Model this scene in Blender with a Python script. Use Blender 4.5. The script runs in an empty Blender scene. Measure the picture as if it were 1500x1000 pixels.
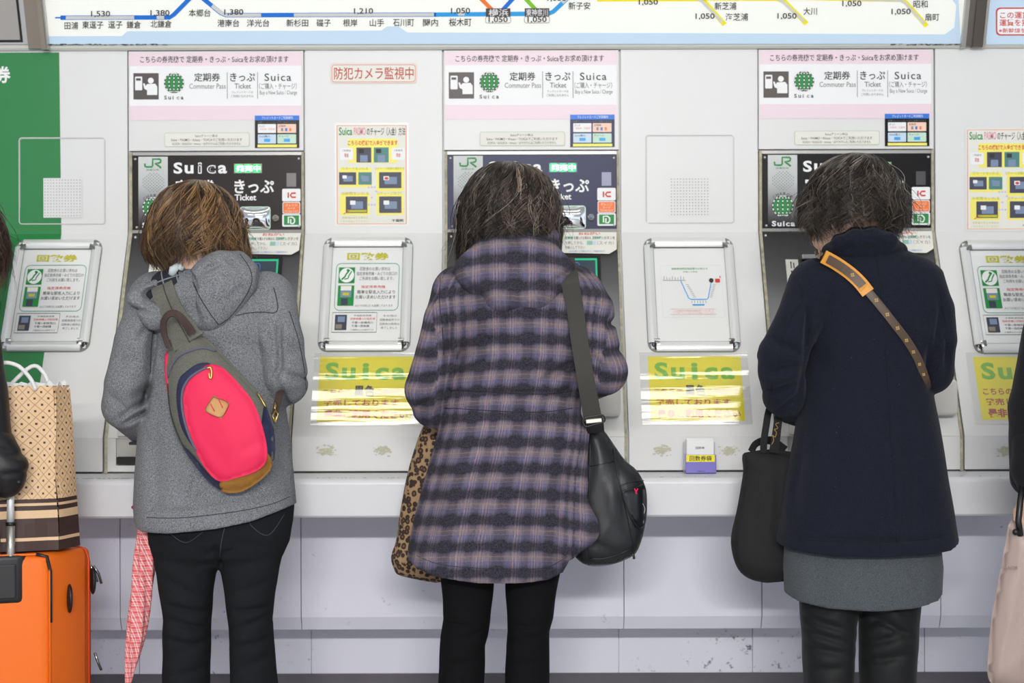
import bpy, math, random
import numpy as np
from mathutils import Vector, Matrix
from mathutils.bvhtree import BVHTree
from mathutils.geometry import delaunay_2d_cdt

random.seed(7); RNG = np.random.default_rng(7)
SC = bpy.context.scene
COL = SC.collection
# ---------------------------------------------------------------- camera, light, exposure
F = 2361.0            # focal length in pixels of a 1500 px wide frame
YC, H = -4.6, 1.1     # camera position (y, z); the upper wall plane is y = 0
D0 = -YC
cam = bpy.data.cameras.new('camera'); cam.sensor_width = 36; cam.lens = F/1500*36
cam_o = bpy.data.objects.new('camera', cam); COL.objects.link(cam_o)
cam_o.location = (0, YC, H)
cam_o.rotation_euler = (math.radians(90), 0.0028, 0)
cam.dof.use_dof = True; cam.dof.focus_distance = 3.95; cam.dof.aperture_fstop = 3.2
SC.camera = cam_o
wd = bpy.data.worlds.new('hall'); SC.world = wd; wd.use_nodes = True
wd.node_tree.nodes['Background'].inputs[0].default_value = (0.80, 0.86, 1.0, 1)
wd.node_tree.nodes['Background'].inputs[1].default_value = 1.4
def area(name, loc, rot, sx, sy, power, color=(1, 1, 1)):
    l = bpy.data.lights.new(name, 'AREA'); l.shape = 'RECTANGLE'; l.size = sx; l.size_y = sy
    l.energy = power; l.color = color
    o = bpy.data.objects.new(name, l); COL.objects.link(o); o.location = loc
    o.rotation_euler = rot; return o
# row of bright lamps further back under the ceiling of the concourse
area('concourse_lamp_row', (0, -8.0, 2.74), (math.radians(75), 0, 0), 2.6, 0.14, 335, (1.0, 0.985, 0.96))
SC.view_settings.view_transform = 'Standard'; SC.view_settings.look = 'None'
SC.view_settings.exposure = -0.2; SC.view_settings.gamma = 1; SC.view_settings.use_curve_mapping = False
SC.cycles.use_denoising = True
SC.cycles.max_bounces = 6; SC.cycles.transparent_max_bounces = 8
TUBE_EMIT = 4.2
LAMP_Y = -1.745

# ---------------------------------------------------------------- helpers: materials
def lin(c):
    if isinstance(c, str):
        c = c.lstrip('#'); c = [int(c[i:i+2], 16)/255 for i in (0, 2, 4)]
    elif max(c) > 1: c = [v/255 for v in c]
    return tuple((v/12.92 if v <= .04045 else ((v+.055)/1.055)**2.4) for v in c) + (1,)
class NT:
    def __init__(s, name):
        s.m = bpy.data.materials.new(name); s.m.use_nodes = True; s.t = s.m.node_tree
        s.b = s.t.nodes['Principled BSDF']; s.out = s.t.nodes['Material Output']
    def n(s, typ, **kw):
        nd = s.t.nodes.new(typ)
        for k, v in kw.items(): setattr(nd, k, v)
        return nd
    def l(s, a, b): s.t.links.new(a, b)
    def val(s, inp, v):
        if hasattr(v, 'is_linked') or isinstance(v, bpy.types.NodeSocket): s.l(v, inp)
        else: inp.default_value = v
    def math(s, op, a, b=0.0, c=None):
        nd = s.n('ShaderNodeMath', operation=op)
        s.val(nd.inputs[0], a); s.val(nd.inputs[1], b)
        if c is not None: s.val(nd.inputs[2], c)
        return nd.outputs[0]
    def mix(s, f, a, b, mode='MIX'):
        nd = s.n('ShaderNodeMix', data_type='RGBA', blend_type=mode)
        s.val(nd.inputs[0], f); s.val(nd.inputs[6], a); s.val(nd.inputs[7], b)
        return nd.outputs[2]
    def ramp(s, f, stops, interp='LINEAR'):
        nd = s.n('ShaderNodeValToRGB'); r = nd.color_ramp; r.interpolation = interp
        while len(r.elements) < len(stops): r.elements.new(0.5)
        for e, (p, c) in zip(r.elements, stops):
            e.position = p; e.color = c if not isinstance(c, (int, float)) else (c, c, c, 1)
        s.val(nd.inputs[0], f); return nd.outputs[0]
    def coord(s, attr=None, scale=(1, 1, 1)):
        if attr:
            a = s.n('ShaderNodeAttribute', attribute_name=attr).outputs['Vector']
        else: a = s.n('ShaderNodeTexCoord').outputs['Object']
        mp = s.n('ShaderNodeMapping'); s.l(a, mp.inputs[0]); mp.inputs['Scale'].default_value = scale
        return mp.outputs[0]
    def noise(s, co, scale, detail=3, rough=.6):
        nd = s.n('ShaderNodeTexNoise'); s.l(co, nd.inputs['Vector'])
        nd.inputs['Scale'].default_value = scale; nd.inputs['Detail'].default_value = detail
        nd.inputs['Roughness'].default_value = rough; return nd.outputs[0]
    def bump(s, h, strength, dist=.002):
        nd = s.n('ShaderNodeBump'); nd.inputs['Strength'].default_value = strength
        nd.inputs['Distance'].default_value = dist; s.l(h, nd.inputs['Height']); s.l(nd.outputs[0], s.b.inputs['Normal'])
    def p(s, **kw):
        for k, v in kw.items(): s.val(s.b.inputs[k.replace('_', ' ')], v)
MATS = {}
def mat(name, color, rough=.5, metal=0, emit=0, var=0, vscale=8, bump=0, bscale=200, spec=.5, coat=0, trans=0, alpha=1):
    if name in MATS: return MATS[name]
    t = NT(name); c = lin(color)
    t.p(Roughness=rough, Metallic=metal); t.b.inputs['Specular IOR Level'].default_value = spec
    co = t.coord()
    if var:
        t.l(t.mix(t.ramp(t.noise(co, vscale, 5), [(.3, 0.), (.7, 1.)]), c, tuple(v*(1-var) for v in c[:3])+(1,)), t.b.inputs['Base Color'])
    else: t.p(Base_Color=c)
    if bump: t.bump(t.noise(co, bscale, 2), bump)
    if emit: t.p(Emission_Color=c, Emission_Strength=emit)
    if coat: t.p(Coat_Weight=coat, Coat_Roughness=.08)
    if trans: t.p(Transmission_Weight=trans)
    t.m.diffuse_color = c
    MATS[name] = t.m; return t.m

def worn(name, color, rough=.4, dirt=(120, 115, 95), amount=.5, scale=60, band=None, spec=.5, thr=.66):
    """painted metal with small scattered marks"""
    t = NT(name); c = lin(color); co = t.coord()
    broad = t.ramp(t.noise(co, 1.3, 3), [(.3, 0.), (.8, 1.)])
    base = t.mix(t.math('MULTIPLY', broad, .08), c, lin(dirt))
    spots = t.ramp(t.noise(co, scale, 6, .75), [(thr, 0.), (thr+.04, 1.)])
    area_ = t.ramp(t.noise(co, 3, 2), [(.5, 0.), (.62, 1.)])
    t.l(t.mix(t.math('MULTIPLY', t.math('MULTIPLY', spots, area_), amount), base, lin(dirt)), t.b.inputs['Base Color'])
    t.p(Roughness=rough); t.b.inputs['Specular IOR Level'].default_value = spec
    t.bump(t.noise(co, 900, 2), .05, .0006)
    MATS[name] = t.m; return t.m

def wool(name, ca, cb, scale=520, streak=0, bump=.5, sheen=.3, lint=0, attr=None):
    t = NT(name); co = t.coord()
    n1 = t.ramp(t.noise(co, scale, 3, .7), [(.32, 0.), (.68, 1.)])
    n2 = t.noise(co, 14, 3)
    col = t.mix(n1, lin(ca), lin(cb))
    col = t.mix(t.math('MULTIPLY', n2, .35), col, lin(cb))
    if lint:
        sp = t.noise(t.coord(scale=(1, 1, .6)), 120, 8, .9)
        col = t.mix(t.math('MULTIPLY', t.ramp(sp, [(.645, 0.), (.675, 1.)]), lint), col, lin((150, 140, 150)))
    t.l(col, t.b.inputs['Base Color']); t.p(Roughness=.95, Sheen_Weight=sheen, Sheen_Roughness=.5)
    t.b.inputs['Specular IOR Level'].default_value = .15
    t.bump(t.noise(co, scale*.7, 3), bump, .0025)
    MATS[name] = t.m; return t.m

# ---------------------------------------------------------------- helpers: objects
def tag(o, label=None, cat=None, group=None, kind=None):
    if label: o['label'] = label
    if cat: o['category'] = cat
    if group: o['group'] = group
    if kind: o['kind'] = kind
    return o
def empty(name, loc=(0, 0, 0), label=None, cat=None, group=None, kind=None):
    o = bpy.data.objects.new(name, None); COL.objects.link(o); o.location = loc
    o.empty_display_size = .05
    return tag(o, label, cat, group, kind)
def attach(o, parent):
    if parent is not None:
        o.parent = parent
        o.matrix_parent_inverse = Matrix.Translation(-Vector(parent.location)) if parent.parent is None else (parent.matrix_parent_inverse @ Matrix.Identity(4))
    return o
def link(name, me, m, parent=None):
    o = bpy.data.objects.new(name, me); COL.objects.link(o)
    if m is not None and not me.materials: me.materials.append(m)
    if parent is not None:
        o.parent = parent
        off = Vector((0, 0, 0)); q = parent
        while q is not None: off += Vector(q.location); q = q.parent
        o.location = -off
    return o
def pyd(name, V, Fc, m, parent=None, smooth=False):
    me = bpy.data.meshes.new(name); me.from_pydata([tuple(v) for v in V], [], [tuple(f) for f in Fc]); me.update()
    if smooth: me.polygons.foreach_set('use_smooth', [True]*len(me.polygons))
    return link(name, me, m, parent)
def npmesh(name, V, Q, m, parent=None, smooth=True, attrs=None):
    V = np.asarray(V, np.float32); Q = np.asarray(Q, np.int32); k = Q.shape[1]
    me = bpy.data.meshes.new(name)
    me.vertices.add(len(V)); me.vertices.foreach_set('co', V.ravel())
    me.loops.add(Q.size); me.loops.foreach_set('vertex_index', Q.ravel())
    me.polygons.add(len(Q)); me.polygons.foreach_set('loop_start', np.arange(0, Q.size, k, dtype=np.int32))
    me.update(calc_edges=True)
    me.polygons.foreach_set('use_smooth', np.full(len(Q), smooth))
    for an, arr in (attrs or {}).items():
        arr = np.asarray(arr, np.float32)
        if arr.ndim == 1:
            a = me.attributes.new(an, 'FLOAT', 'POINT'); a.data.foreach_set('value', arr)
        else:
            a = me.attributes.new(an, 'FLOAT_VECTOR', 'POINT'); a.data.foreach_set('vector', arr.ravel())
    me.validate()
    return link(name, me, m, parent)
def W(px, py, y):
    """world point on the plane at depth y that the photograph shows at (px, py)"""
    D = y - YC
    return Vector(((px-750)*D/F, y, H-(py-500)*D/F))
def bevel_box(name, lo, hi, m, parent=None, bev=.004, seg=2, rot=None, pivot=None, taper=None):
    import bmesh
    bm = bmesh.new(); bmesh.ops.create_cube(bm, size=1)
    lo = Vector(lo); hi = Vector(hi)
    for v in bm.verts:
        v.co = Vector([lo[i]+(v.co[i]+.5)*(hi[i]-lo[i]) for i in range(3)])
    if bev: bmesh.ops.bevel(bm, geom=list(bm.edges), offset=bev, segments=seg, affect='EDGES', profile=.5)
    if rot is not None:
        pv = Vector(pivot)
        for v in bm.verts: v.co = pv + rot @ (v.co-pv)
    me = bpy.data.meshes.new(name); bm.to_mesh(me); bm.free()
    if bev > .01: me.polygons.foreach_set('use_smooth', [True]*len(me.polygons))
    return link(name, me, m, parent)
def tube_geo(pts, r, n=8, closed=False, V=None, Fc=None, flat=1.0):
    V = [] if V is None else V; Fc = [] if Fc is None else Fc
    pts = [Vector(p) for p in pts]; L = len(pts); rs = r if hasattr(r, '__len__') else [r]*L
    up = Vector((0, 0, 1)); base = len(V); prev = None
    for i, p in enumerate(pts):
        a = pts[(i-1) % L] if (closed or i > 0) else p; b = pts[(i+1) % L] if (closed or i < L-1) else p
        t = (b-a).normalized() if (b-a).length > 1e-9 else Vector((0, 0, 1))
        if prev is None:
            prev = up if abs(t.dot(up)) < .9 else Vector((0, 1, 0))
        s = t.cross(prev).normalized(); u = s.cross(t).normalized(); prev = u
        for k in range(n):
            an = 2*math.pi*k/n
            V.append(p + (s*math.cos(an) + u*math.sin(an)*flat)*rs[i])
    rng = L if closed else L-1
    for i in range(rng):
        for k in range(n):
            a0 = base+i*n+k; a1 = base+i*n+(k+1) % n; j = (i+1) % L
            Fc.append((a0, a1, base+j*n+(k+1) % n, base+j*n+k))
    if not closed:
        Fc.append(tuple(base+k for k in range(n))[::-1]); Fc.append(tuple(base+(L-1)*n+k for k in range(n)))
    return V, Fc
def tube(name, pts, r, m, parent=None, n=8, closed=False):
    V, Fc = tube_geo(pts, r, n, closed); return pyd(name, V, Fc, m, parent, True)
def curve_pts(pts, n=6):
    """Catmull-Rom through tuples"""
    P = [np.array(p, float) for p in pts]; P = [2*P[0]-P[1]] + P + [2*P[-1]-P[-2]]; out = []
    for i in range(1, len(P)-2):
        for k in range(n):
            t = k/n
            out.append(.5*((2*P[i]) + (-P[i-1]+P[i+1])*t + (2*P[i-1]-5*P[i]+4*P[i+1]-P[i+2])*t*t + (-P[i-1]+3*P[i]-3*P[i+1]+P[i+2])*t**3))
    out.append(P[-2]); return out
def loop_pts(pts, n=4):
    P = [np.array(p, float) for p in pts]; L = len(P); out = []
    for i in range(L):
        a, b, c, d = P[i-1], P[i], P[(i+1) % L], P[(i+2) % L]
        for k in range(n):
            t = k/n
            out.append(.5*((2*b) + (-a+c)*t + (2*a-5*b+4*c-d)*t*t + (-a+3*b-3*c+d)*t**3))
    return out

# ---------------------------------------------------------------- signed distance volumes
def surface_nets(d, org, h):
    s = d < 0
    c = [s[i:s.shape[0]-1+i, j:s.shape[1]-1+j, k:s.shape[2]-1+k] for i in (0, 1) for j in (0, 1) for k in (0, 1)]
    cnt = sum(x.astype(np.uint8) for x in c); act = (cnt > 0) & (cnt < 8)
    idx = np.argwhere(act); N = len(idx)
    ids = np.full(act.shape, -1, np.int32); ids[act] = np.arange(N)
    off = np.array([(i, j, k) for i in (0, 1) for j in (0, 1) for k in (0, 1)])
    vals = np.stack([d[idx[:, 0]+o[0], idx[:, 1]+o[1], idx[:, 2]+o[2]] for o in off], 1)
    acc = np.zeros((N, 3)); num = np.zeros(N)
    for a in range(8):
        for b in range(a+1, 8):
            if abs(off[a]-off[b]).sum() != 1: continue
            va, vb = vals[:, a], vals[:, b]; m = (va < 0) != (vb < 0)
            t = np.where(m, va/np.where(m, va-vb, 1), 0)
            acc += (off[a][None]+(off[b]-off[a])[None]*t[:, None])*m[:, None]; num += m
    V = (idx+acc/num[:, None])*h+np.array(org)
    Q = []
    for ax in range(3):
        u, v = [(1, 2), (2, 0), (0, 1)][ax]
        lo = [slice(1, n-1) for n in s.shape]; hi = [slice(1, n-1) for n in s.shape]
        lo[ax] = slice(0, s.shape[ax]-1); hi[ax] = slice(1, s.shape[ax])
        A = s[tuple(lo)]; B = s[tuple(hi)]
        for flip, M in ((0, A & ~B), (1, ~A & B)):
            e = np.argwhere(M)
            if not len(e): continue
            o = np.array([1, 1, 1]); o[ax] = 0; e = e+o
            du = np.zeros(3, int); du[u] = 1; dv = np.zeros(3, int); dv[v] = 1
            q = [ids[tuple((e-x).T)] for x in (du*0, du, du+dv, dv)]
            q = np.stack(q if not flip else q[::-1], 1)
            Q.append(q)
    Q = np.concatenate(Q); Q = Q[(Q >= 0).all(1)]
    return V, Q
class Vol:
    def __init__(s, lo, hi, h):
        s.h = h; s.lo = np.array(lo, float); s.n = np.ceil((np.array(hi)-s.lo)/h).astype(int)+1
        s.ax = [s.lo[i]+h*np.arange(s.n[i]) for i in range(3)]; s.d = np.full(tuple(s.n), .06, np.float32)
    def sub(s, lo, hi):
        a = np.clip(np.floor((np.array(lo)-s.lo)/s.h).astype(int), 0, s.n); b = np.clip(np.ceil((np.array(hi)-s.lo)/s.h).astype(int)+1, 0, s.n)
        sl = tuple(slice(a[i], b[i]) for i in range(3))
        return sl, s.ax[0][sl[0]][:, None, None], s.ax[1][sl[1]][None, :, None], s.ax[2][sl[2]][None, None, :]
    def comb(s, sl, dd, k, op='add'):
        a = s.d[sl]
        if a.size == 0: return
        if op == 'cut': s.d[sl] = np.maximum(a, -dd); return
        if k > 0:
            hh = np.maximum(k-abs(a-dd), 0)/k; s.d[sl] = np.minimum(a, dd)-hh*hh*k*.25
        else: s.d[sl] = np.minimum(a, dd)
    def cone(s, p0, p1, r0, r1, k=.02, op='add'):
        p0 = np.array(p0, float); p1 = np.array(p1, float); R = max(r0, r1)+.06
        sl, X, Y, Z = s.sub(np.minimum(p0, p1)-R, np.maximum(p0, p1)+R)
        v = p1-p0; L = max(v@v, 1e-12)
        t = np.clip(((X-p0[0])*v[0]+(Y-p0[1])*v[1]+(Z-p0[2])*v[2])/L, 0, 1)
        dd = np.sqrt((X-p0[0]-t*v[0])**2+(Y-p0[1]-t*v[1])**2+(Z-p0[2]-t*v[2])**2)-(r0+(r1-r0)*t)
        s.comb(sl, dd, k, op)
    def chain(s, pts, rs, k=.02):
        for i in range(len(pts)-1): s.cone(pts[i], pts[i+1], rs[i], rs[i+1], k)
    def ell(s, c, r, k=.02, R=None, op='add'):
        c = np.array(c, float); r = np.array(r, float); m = max(r)+.06
        sl, X, Y, Z = s.sub(c-m, c+m)
        X, Y, Z = X-c[0], Y-c[1], Z-c[2]
        if R is not None:
            R = np.array(R)   # columns are local axes
            X, Y, Z = (R[0, i]*X+R[1, i]*Y+R[2, i]*Z for i in range(3))
        k0 = np.sqrt((X/r[0])**2+(Y/r[1])**2+(Z/r[2])**2)+1e-9
        k1 = np.sqrt((X/r[0]**2)**2+(Y/r[1]**2)**2+(Z/r[2]**2)**2)+1e-9
        s.comb(sl, k0*(k0-1)/k1, k, op)
    def table(s, rows, k=.02, n=2.3, fold=None):
        """rows: (z, xl, xr, yback, yfront) ordered by any z"""
        r = np.array(sorted(rows), float); z0, z1 = r[0, 0], r[-1, 0]
        sl, X, Y, Z = s.sub((r[:, 1].min()-.06, r[:, 3].min()-.06, z0-.06), (r[:, 2].max()+.06, r[:, 4].max()+.06, z1+.06))
        zz = Z.ravel(); f = lambda c: np.interp(zz, r[:, 0], r[:, c])[None, None, :]
        xl, xr, yb, yf = f(1), f(2), f(3), f(4)
        a = (xr-xl)/2; b = (yf-yb)/2; dx = abs(X-(xl+xr)/2)/a; dy = abs(Y-(yb+yf)/2)/b
        q = (dx**n+dy**n)**(1/n)+1e-9
        g = np.sqrt((dx**(n-1)/a)**2+(dy**(n-1)/b)**2)*q**(1-n)+1e-9
        dd = (q-1)/np.maximum(g, .5/np.maximum(a, b)); dd = np.maximum(dd, np.maximum(Z-z1, z0-Z))
        s.comb(sl, dd, k)
    def folds(s, L, yc, D=3.84, side=-1, gain=2.5):
        """L: (px0,py0,px1,py1,width_px,depth_mm) valleys (depth>0) or ridges (<0) on the side facing the viewer"""
        for (x0, y0, x1, y1, w, A) in L:
            sc = D/F; a = np.array([(x0-750)*sc, H-(y0-500)*sc]); b = np.array([(x1-750)*sc, H-(y1-500)*sc]); w = w*sc; A = A/1000
            m = 3*w; lo = np.minimum(a, b)-m; hi = np.maximum(a, b)+m
            sl, X, Y, Z = s.sub((lo[0], s.lo[1], lo[1]), (hi[0], yc if side < 0 else 9, hi[1]))
            v = b-a; LL = max(v@v, 1e-9); t = np.clip(((X-a[0])*v[0]+(Z-a[1])*v[1])/LL, 0, 1)
            dist = np.sqrt((X-a[0]-t*v[0])**2+(Z-a[1]-t*v[1])**2)
            fade = np.clip((yc-Y)/.05, 0, 1) if side < 0 else 1
            s.d[sl] += gain*A*np.exp(-(dist/w)**2)*(np.sin(np.pi*np.clip(t, .04, .96))**.6)*fade
    def lumps(s, amp, sc=18, seed=0):
        r = np.random.default_rng(seed); acc = 0
        X, Y, Z = s.ax[0][:, None, None], s.ax[1][None, :, None], s.ax[2][None, None, :]
        for i in range(5):
            k = r.normal(size=3)*sc*(1+.5*i); acc = acc+np.sin(k[0]*X+k[1]*Y+k[2]*Z+r.random()*6.3)/(1+.5*i)
        s.d += (amp*acc/2).astype(np.float32)
    def hem(s, pts, D=3.92, hollow=.09, wall=.012):
        """pts: (px,py) hem line; cut below it and hollow out from beneath"""
        sc = D/F; xs = [(p[0]-750)*sc for p in pts]; zs = [H-(p[1]-500)*sc for p in pts]
        hz = np.interp(s.ax[0], xs, zs)[:, None, None]; Z = s.ax[2][None, None, :]
        s.d = np.maximum(s.d, hz-Z).astype(np.float32)
        if hollow: s.d = np.maximum(s.d, -np.maximum(s.d+wall, Z-(hz+hollow))).astype(np.float32)
    def mesh(s, name, m, parent=None, attr=None):
        for ax in range(3):
            ix = [slice(None)]*3
            for e in (0, -1): ix[ax] = e; s.d[tuple(ix)] = np.maximum(s.d[tuple(ix)], .001)
        V, Q = surface_nets(s.d, s.lo, s.h)
        at = {'cloth': attr(V)} if attr else None
        return npmesh(name, V, Q, m, parent, True, at), V, Q
def bvh_of(V, Q): return BVHTree.FromPolygons([tuple(v) for v in V], [tuple(int(i) for i in q) for q in Q])
EYE = Vector((0, YC, H))
def hit(bvh, px, py, default=None):
    d = (W(px, py, 0)-EYE).normalized(); r = bvh.ray_cast(EYE, d)
    return r[0] if r[0] is not None else (W(px, py, default) if default is not None else None)

# ---------------------------------------------------------------- patches and pillows traced as outlines
def cdt_fill(poly, step):
    poly = [Vector((float(p[0]), float(p[1]))) for p in poly]; n = len(poly)
    xs = [p.x for p in poly]; ys = [p.y for p in poly]
    P = np.array([(p.x, p.y) for p in poly]); Qn = np.roll(P, -1, 0)
    gx, gy = np.meshgrid(np.arange(min(xs)+step/2, max(xs), step), np.arange(min(ys)+step/2, max(ys), step)); g = np.stack([gx.ravel(), gy.ravel()], 1)
    ins = np.zeros(len(g), bool)
    for a, b in zip(P, Qn):
        c = (a[1] > g[:, 1]) != (b[1] > g[:, 1])
        with np.errstate(divide='ignore', invalid='ignore'): xi = (b[0]-a[0])*(g[:, 1]-a[1])/(b[1]-a[1])+a[0]
        ins ^= c & (g[:, 0] < xi)
    g = g[ins]; dd = edge_dist(g, P); g = g[dd > step*.45]
    vv, ee, ff, *_ = delaunay_2d_cdt(poly+[Vector(p) for p in g], [(i, (i+1) % n) for i in range(n)], [], 1, 1e-6)
    return np.array([tuple(v) for v in vv]), [tuple(f) for f in ff], P
def edge_dist(g, P):
    Qn = np.roll(P, -1, 0); best = np.full(len(g), 1e9)
    for a, b in zip(P, Qn):
        v = b-a; L = max(v@v, 1e-12); t = np.clip(((g-a)@v)/L, 0, 1)
        best = np.minimum(best, np.hypot(*(g-a-t[:, None]*v).T))
    return best
def patch(name, poly, yfun, m, parent, step=6, lift=.002, thick=.004, smooth=True, attr=True):
    """thin sheet that follows yfun(px,py) (a depth); px outline"""
    g, Fc, P = cdt_fill(poly, step); n0 = len(g)
    front = [W(x, y, yfun(x, y)-lift) for x, y in g]; back = [W(x, y, yfun(x, y)-lift+thick) for x, y in g]
    V = front+back; FF = list(Fc)+[tuple(i+n0 for i in f[::-1]) for f in Fc]
    nb = len(P); D = {tuple(np.round(q, 3)): i for i, q in enumerate(g)}
    ring = [D.get(tuple(np.round(q, 3))) for q in P]
    for i in range(nb):
        a, b = ring[i], ring[(i+1) % nb]
        if a is not None and b is not None: FF.append((a, b, b+n0, a+n0))
    o = pyd(name, V, FF, m, parent, smooth)
    return o
def pillow(name, poly, yc, depth, m, parent=None, step=6, edge=28, flat=.55, folds=(), seed=0, wob=.0, backdepth=None):
    """soft bag: outline in px at depth yc, puffed towards and away from the viewer"""
    g, Fc, P = cdt_fill(poly, step); dist = edge_dist(g, P); t = np.clip(dist/edge, 0, 1)
    hgt = np.sqrt(1-(1-t)**2); hgt = depth*(flat+(1-flat)*np.clip(dist/(edge*2.2), 0, 1))*hgt
    for (x0, y0, x1, y1, w, A) in folds:
        a = np.array([x0, y0], float); v = np.array([x1-x0, y1-y0], float); tt = np.clip(((g-a)@v)/max(v@v, 1e-9), 0, 1)
        dd = np.hypot(*(g-a-tt[:, None]*v).T); hgt = hgt-A/1000*np.exp(-(dd/w)**2)*np.clip(t*2, 0, 1)*np.sin(np.pi*np.clip(tt, .05, .95))**.5
    n0 = len(g); bd = (backdepth if backdepth is not None else depth)
    hb = hgt*bd/depth
    V = [W(x, y, yc-h_) for (x, y), h_ in zip(g, hgt)]+[W(x, y, yc+h_+.001) for (x, y), h_ in zip(g, hb)]
    FF = list(Fc)+[tuple(i+n0 for i in f[::-1]) for f in Fc]
    D = {tuple(np.round(q, 3)): i for i, q in enumerate(g)}; ring = [D.get(tuple(np.round(q, 3))) for q in P]
    for i in range(len(P)):
        a, b = ring[i], ring[(i+1) % len(P)]
        if a is not None and b is not None: FF.append((a, b, b+n0, a+n0))
    o = pyd(name, V, FF, m, parent, True)
    from mathutils.kdtree import KDTree
    kd = KDTree(n0)
    for i, q in enumerate(g): kd.insert((q[0], q[1], 0), i)
    kd.balance()
    def yf(px, py):
        acc = 0; ws = 0
        for co, i, dd in kd.find_n((px, py, 0), 4):
            w = 1/(dd+.3); acc += w*(yc-hgt[i]); ws += w
        return acc/ws
    return o, yf
def ribbon(name, pts, width, m, parent=None, thick=.003, n=4, face=(0, -1, 0)):
    """strap: pts (px,py,y[,width_px]); broad side facing `face`"""
    C = curve_pts([tuple(p) for p in pts], n); P3 = [W(c[0], c[1], c[2]) for c in C]
    ws = [c[3] if len(c) > 3 else width for c in C]; V = []; FF = []
    f0 = Vector(face)
    for i, p in enumerate(P3):
        t = (P3[min(i+1, len(P3)-1)]-P3[max(i-1, 0)]).normalized()
        s = t.cross(f0); s = s.normalized() if s.length > 1e-4 else Vector((1, 0, 0)); nn = s.cross(t).normalized()
        w = ws[i]*(p.y-YC)/F/2
        for q in (p-s*w, p-s*w*.5+nn*thick*.25, p+s*w*.5+nn*thick*.25, p+s*w, p+s*w-nn*thick, p-s*w-nn*thick): V.append(q)
        if i:
            b = 6*i; a = b-6
            for k in range(6): FF.append((a+k, a+(k+1) % 6, b+(k+1) % 6, b+k))
    L = 6*(len(P3)-1); FF += [tuple(range(5, -1, -1)), tuple(range(L, L+6))]
    o = pyd(name, V, FF, m, parent, False)
    return o

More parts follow.
